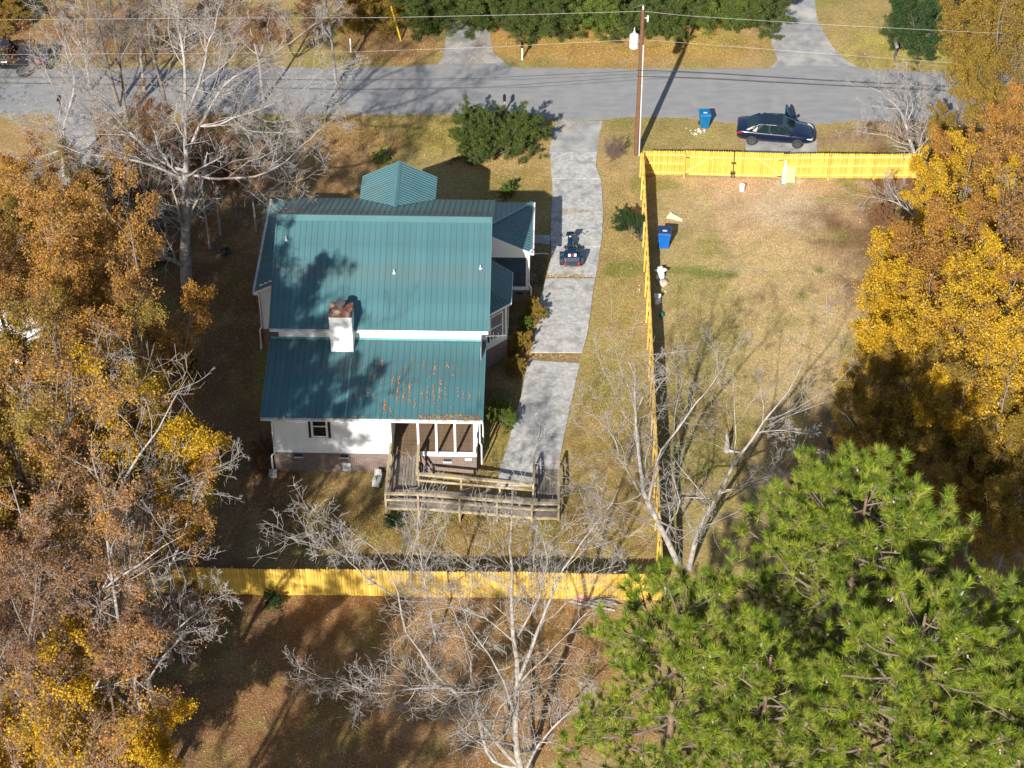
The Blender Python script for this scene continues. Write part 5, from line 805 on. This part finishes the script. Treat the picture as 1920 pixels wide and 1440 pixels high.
bare('bare_tree', (222, 200), [([(222, 200, 0), (210, 150, 0), (200, 110, 0), (190, 60, 0), (180, -40, 0)], .19, .08), ([(196, 90, 0), (150, 40, .5), (110, 10, 1)], .07, .02), ([(190, 50, 0), (230, 0, -.6)], .07, .02)], 'grey trunk crossing the road edge, the one nearer the pickup', 14, BARKW, per=1, leafmat=RUSS)
bare('bare_tree', (238, 228), [([(238, 228, 0), (230, 167, 0), (227, 117, 0), (217, 50, 0), (210, -50, 0)], .19, .08), ([(226, 110, 0), (260, 50, .5), (290, 0, 1)], .07, .02), ([(220, 70, 0), (180, 20, -.6)], .06, .02)], 'grey trunk crossing the road edge, second from the pickup', 15, BARKW, per=1, leafmat=RUSS)
bare('bare_tree', (120, 330), [([(120, 330, 0), (118, 250, 0), (150, 160, .4), (130, 90, .6), (100, 30, .8)], .15, .05), ([(118, 260, 0), (70, 230, -.5), (20, 225, -.8)], .07, .02), ([(119, 280, 0), (60, 300, -.5), (10, 290, -.9)], .06, .02)], 'pale twiggy tree at the left edge below the road', 16, BARKP, per=1, leafmat=RUSS)
bare('bare_tree', (985, 1478), [([(985, 1478, 0), (966, 1400, 0), (964, 1335, .1), (972, 1269, .3), (972, 1191, .5), (968, 1098, .7), (965, 1036, .9), (965, 969, 1), (960, 905, 1.1)], .2, .04), ([(975, 1440, 0), (912, 1370, -.4), (883, 1312, -.6), (840, 1288, -.8), (809, 1242, -1), (778, 1187, -1.2), (731, 1113, -1.4), (716, 1043, -1.4), (670, 1000, -1.2), (622, 962, -1)], .15, .03), ([(966, 1290, .2), (999, 1218, .8), (1031, 1144, 1.2), (1066, 1074, 1.5), (1093, 1024, 1.7), (1120, 993, 1.8), (1160, 915, 2)], .13, .03), ([(980, 1460, 0), (1015, 1386, .6), (1054, 1343, 1), (1105, 1305, 1.4)], .12, .04), ([(970, 1440, 0), (920, 1440, .6), (894, 1327, .9), (890, 1265, 1), (867, 1168, 1.2), (832, 1120, 1.4)], .13, .03), ([(964, 1340, .1), (933, 1257, -.5), (910, 1222, -.8), (879, 1180, -1), (850, 1090, -1.2)], .10, .03), ([(845, 1290, -.8), (778, 1288, -1.6), (708, 1300, -2), (657, 1277, -2.4), (597, 1270, -2.6)], .08, .02), ([(731, 1113, -1.4), (680, 1080, -1.8), (640, 1040, -2), (590, 1022, -2.2)], .06, .02), ([(972, 1191, .5), (1010, 1120, .2), (1025, 1050, 0), (1000, 980, -.2)], .08, .02)], 'large bare grey tree in front of the back fence at the bottom', 21, BARKG, group='leafless trees in the back', spec=[TW[0], (7,) + TW[1][1:], (5,) + TW[2][1:], TW[3]])
bare('bare_tree', (818, 1205), [([(818, 1205, 0), (809, 1150, 0), (800, 1100, 0), (793, 1036, 0), (790, 955, 0)], .08, .02), ([(803, 1110, 0), (780, 1040, .3), (755, 980, .4)], .04, .015), ([(797, 1060, 0), (820, 1010, -.3), (850, 960, -.5)], .04, .015)], 'slim bare sapling standing at the fence left of the big bare tree', 22, BARKP, group='leafless trees in the back', spec=TW[:3])
bare('bare_tree', (1273, 1062), [([(1273, 1062, 0), (1241, 995, 0), (1224, 965, 0), (1202, 931, 0), (1194, 880, 0), (1192, 777, .3), (1188, 713, .4), (1181, 650, .5)], .2, .03), ([(1200, 925, 0), (1155, 850, -.8), (1150, 811, -1), (1100, 775, -1.4), (1070, 757, -1.6)], .09, .02), ([(1215, 945, 0), (1228, 850, .8), (1271, 798, 1.2), (1288, 760, 1.4), (1331, 722, 1.6), (1358, 672, 1.8)], .11, .025), ([(1192, 777, .3), (1215, 720, .7), (1230, 670, .9)], .05, .015), ([(1241, 995, 0), (1180, 960, -.8), (1120, 930, -1.3), (1060, 900, -1.6)], .07, .02)], 'bare grey tree at the fence corner, its limbs over the lawn', 23, BARKG, group='leafless trees in the back')
bare('bare_tree', (1292, 1066), [([(1292, 1066, 0), (1305, 987, 0), (1335, 935, 0), (1356, 888, 0), (1378, 858, .2), (1416, 811, .4), (1459, 760, .6), (1493, 713, .8), (1508, 668, 1)], .17, .03), ([(1340, 928, 0), (1400, 905, -.6), (1450, 890, -1), (1510, 880, -1.4)], .07, .02), ([(1335, 935, 0), (1290, 930, .4), (1250, 945, .6)], .07, .02), ([(1416, 811, .4), (1470, 805, 0), (1520, 815, -.3)], .05, .015)], 'bare grey tree leaning right over the fenced yard', 24, BARKG, group='leafless trees in the back')
sn = G(1362, 846); o = empty('tree_stump', (sn[0], sn[1], 0), label='pale broken snag standing in the fenced yard', cat='stump'); B().tube([(0, 0, 0), (.02, 0, .5), (-.05, .02, 1.0)], [.16, .13, .1], 9).tube([(-.05, .02, .98), (-.1, .02, 1.35)], [.07, .01], 6).build('trunk', BARKP, o); B().tube([(0, 0, .1), (.5, -.15, .08), (1.0, -.2, .06)], [.08, .06, .03], 7).build('root', BARKP, o)
bare('bare_tree', (1727, 325), [([(1727, 325, 0), (1711, 282, 0), (1702, 253, 0), (1697, 234, 0), (1687, 204, 0), (1660, 180, 0), (1625, 160, 0)], .17, .03), ([(1722, 305, 0), (1723, 272, .3), (1730, 246, .5), (1742, 227, .7), (1756, 194, .9), (1767, 170, 1)], .10, .025), ([(1706, 272, 0), (1678, 265, -.4), (1661, 253, -.6), (1619, 249, -.9), (1580, 245, -1)], .07, .02), ([(1697, 234, 0), (1713, 205, .2), (1700, 160, .3), (1690, 125, .4)], .06, .02), ([(1742, 227, .7), (1730, 200, .5), (1722, 150, .4)], .05, .02)], 'pale bare tree at the right end of the front fence', 31, BARKP, group='leafless trees on the right')
bare('bare_tree', (1850, 300), [([(1850, 300, 0), (1853, 249, 0), (1831, 211, 0), (1820, 180, 0), (1808, 150, 0)], .13, .03), ([(1853, 249, 0), (1867, 234, .3), (1888, 194, .5), (1910, 160, .7)], .08, .02), ([(1845, 240, 0), (1850, 200, -.3), (1860, 160, -.5)], .06, .02)], 'pale bare tree right of the one at the front fence end', 32, BARKP, group='leafless trees on the right')
bare('bare_tree', (1815, 298), [([(1815, 298, 0), (1808, 265, 0), (1805, 223, 0), (1810, 192, 0)], .09, .025), ([(1812, 280, 0), (1780, 250, .3), (1765, 215, .5)], .05, .015), ([(1809, 265, 0), (1830, 240, -.3), (1838, 200, -.5)], .05, .015)], 'tangled bare sapling between the two pale bare trees', 33, BARKP, group='leafless trees on the right')
bare('bare_tree', (1730, 420), [([(1730, 420, 0), (1690, 385, 0), (1660, 372, 0), (1610, 366, .2)], .08, .02), ([(1690, 385, 0), (1670, 350, .3), (1660, 325, .4)], .05, .015)], 'low bare limb reaching into the yard below the fence end', 34, BARKP, group='leafless trees on the right', spec=TW[:3])
bare('bare_tree', (1930, 640), [([(1930, 640, 0), (1915, 560, 0), (1905, 520, 0), (1870, 470, .2), (1840, 440, .3), (1800, 405, .5)], .14, .03), ([(1908, 530, 0), (1912, 470, .4), (1900, 400, .6), (1890, 350, .8)], .08, .02), ([(1890, 500, 0), (1840, 500, -.4), (1790, 480, -.6)], .06, .02)], 'long-limbed pale tree among the golden trees at right edge', 35, BARKP, group='leafless trees on the right')
bare('bare_tree', (-20, 1300), [([(-20, 1300, 0), (20, 1170, 0), (90, 1080, 0), (210, 960, 0), (290, 810, 0), (330, 745, 0), (352, 705, 0)], .2, .03), ([(100, 1070, 0), (140, 900, .5), (180, 790, .8), (178, 690, 1)], .11, .025), ([(210, 960, 0), (300, 920, -.5), (370, 885, -.8), (430, 865, -1)], .08, .02), ([(90, 1080, 0), (60, 980, .6), (40, 860, 1), (30, 760, 1.2)], .1, .02)], 'pale slanting trunk rising through the left orange trees', 36, BARKP, per=3, leafmat=ORNGL, group='pale-limbed trees on the left', size=(.1, .18))
bare('bare_tree', (30, 1460), [([(30, 1460, 0), (40, 1270, 0), (110, 1180, 0), (190, 1110, 0), (270, 1040, 0), (350, 1000, 0)], .2, .03), ([(110, 1180, 0), (200, 1190, -.5), (320, 1190, -1), (400, 1170, -1.3)], .1, .02), ([(190, 1110, 0), (220, 1050, .5), (240, 990, .7)], .08, .02), ([(320, 1190, -1), (380, 1140, -1), (420, 1090, -1)], .06, .02)], 'pale slanting trunk below the left end of the back fence', 37, BARKP, per=3, leafmat=RUSS, group='pale-limbed trees on the left', size=(.1, .18))
# ---- pines
def tufts(rs, C, D, per, ln, wd, cols):
    N = len(C); idx = np.repeat(np.arange(N), per); d0 = D[idx]; v = nrm(d0 * .8 + nrm(rs.normal(size=(N * per, 3))) * rs.uniform(.2, 1.05, (N * per, 1))); L = rs.uniform(*ln, (N * per, 1)); S = C[idx] - d0 * rs.uniform(-.02, .16, (N * per, 1)); sd = nrm(np.cross(v, rs.normal(size=v.shape))) * wd
    tip = S + v * L; V = np.stack([S - sd, S + sd, tip], 1).reshape(-1, 3); tc_ = cols[rs.integers(0, len(cols), N)] * rs.uniform(.8, 1.15, (N, 1)); c = tc_[idx] * rs.uniform(.8, 1.25, (N * per, 1)); return V, np.repeat(c, 3, 0)
NEED = vmat('pine_needles', .5, .3, orand=.03, spec=.35); CONE = mat('pine_cone', (.33, .27, .23), .9, .3, 8)
def pine(cx, cy, zc, H, rad, label, seed, dens=1.0, lean=(0, 0)):
    rs = np.random.default_rng(seed); p = G(cx, cy, zc); base = np.array([p[0] - lean[0], p[1] - lean[1], 0]); top = np.array([lean[0] * 1.2, lean[1] * 1.2, H])
    tr = np.stack([resamp(np.array([[0, 0, 0], top * .5 + rs.normal(0, .12, 3) * [1, 1, 0], top]), 14)]); R = np.linspace(.3, .05, 14)[None]
    nb = int(72 * dens); t = rs.uniform(.5, .985, nb); t.sort(); f = t * 13; i = np.minimum(f.astype(int), 12); w_ = (f - i)[:, None]; S = tr[0, i] * (1 - w_) + tr[0, i + 1] * w_; az_ = np.arange(nb) * 2.399 + rs.normal(0, .3, nb); prof = np.sin(np.clip((1.03 - t) / .53, 0, 1) ** .62 * np.pi * .62) ; Lb = rad * np.clip(prof, .14, 1) * rs.uniform(.78, 1.08, nb)
    d = np.stack([np.cos(az_), np.sin(az_), rs.normal(.12, .12, nb) + .55 * (t - .6)], -1); d = nrm(d); out = [S]
    for j in range(1, 8): d = nrm(d + .10 * rs.normal(size=d.shape) + np.array([0, 0, .05])); out.append(out[-1] + d * (Lb / 7)[:, None])
    P1 = np.stack(out, 1); R1 = np.clip(Lb[:, None] * .018, .02, .08) * np.linspace(1, .35, 8)[None]
    P2, R2 = kids(rs, P1, R1, 7, .22, 1, .75, .25, .42, 5, .16, .10, .55, .012); P3, R3 = kids(rs, P2, R2, 3, .2, 1.0, .7, .3, .5, 4, .2, .12, .6, .009, .8)
    E_ = np.concatenate([P1[:, -1], P2[:, -1], P3[:, -1], P3[::3, 1]]); Dd = nrm(nrm(np.concatenate([P1[:, -1] - P1[:, -2], P2[:, -1] - P2[:, -2], P3[:, -1] - P3[:, -2], P3[::3, 1] - P3[::3, 0]])) + np.array([0, 0, .6])); cols = np.array([(.22, .295, .028), (.28, .34, .032), (.17, .25, .025), (.32, .355, .045), (.12, .185, .022), (.25, .27, .05)])
    V, c = tufts(rs, E_, Dd, 48, (.25, .4), .0125, cols); o = empty('pine_tree', base, 0, label=label, cat='tree', group='pine trees')
    link('trunk', wood_mesh('trunk', [(tr, R)], [10]), BARKR, o); link('limbs', wood_mesh('limbs', [(P1, R1), (P2, R2), (P3, R3)], [5, 4, 3]), BARKN, o); link('crown', mesh_np('crown', V, None, np.arange(len(V)).reshape(-1, 3), col=c), NEED, o)
    ci = rs.choice(len(P2), int(150 * dens)); cb = B()
    for q in ci: e = P2[q, 3] + rs.normal(0, .05, 3); cb.tube([e, e + rs.normal(0, .025, 3) + [0, 0, -.05], e + np.array([0, 0, -.11])], [.025, .042, .012], 5)
    tag(link('cones', cb.mesh('cones'), CONE, o), kind='stuff'); return o
pine(1595, 1125, 17.5, 22.8, 4.8, 'big green pine in front of the shaded golden trees', 41, 1.25)
pine(1260, 1310, 16.5, 21.5, 4.2, 'thinner green pine next to the large bare tree', 42, .72)
pine(1690, 1390, 17, 23.5, 4.3, 'green pine at the bottom below the big pine', 43, 1.1)
pine(1940, 1310, 16.5, 21.5, 4.2, 'green pine cut by the right edge', 44, 1.0)
pine(1420, 1440, 15, 21, 3.8, 'green pine at the bottom edge between two others', 45, .7)
pine(1900, 1480, 16, 22, 4.0, 'green pine in the bottom right corner', 46, .7)
# neighbour's shed glimpsed through the left trees
p = G(30, 680); o = empty('shed', (p[0], p[1], 0), R_(2), label='white shed glimpsed through orange trees at the left edge', cat='shed'); B().box(-1.6, 1.8, 0, 2.6, 0, 2.1).build('wall', WHITE, o); B().slab([(-1.8, -.2, 2.1), (2.0, -.2, 2.1), (2.0, 1.3, 2.7), (-1.8, 1.3, 2.7)], (0, 0, .06)).slab([(-1.8, 1.3, 2.7), (2.0, 1.3, 2.7), (2.0, 2.8, 2.1), (-1.8, 2.8, 2.1)], (0, 0, .06)).build('roof', mat('shed_roof', (.6, .6, .6), .6, .1, 3), o); B().box(-.4, .5, -.03, 0, 0, 1.9).build('door', TRIMW, o)
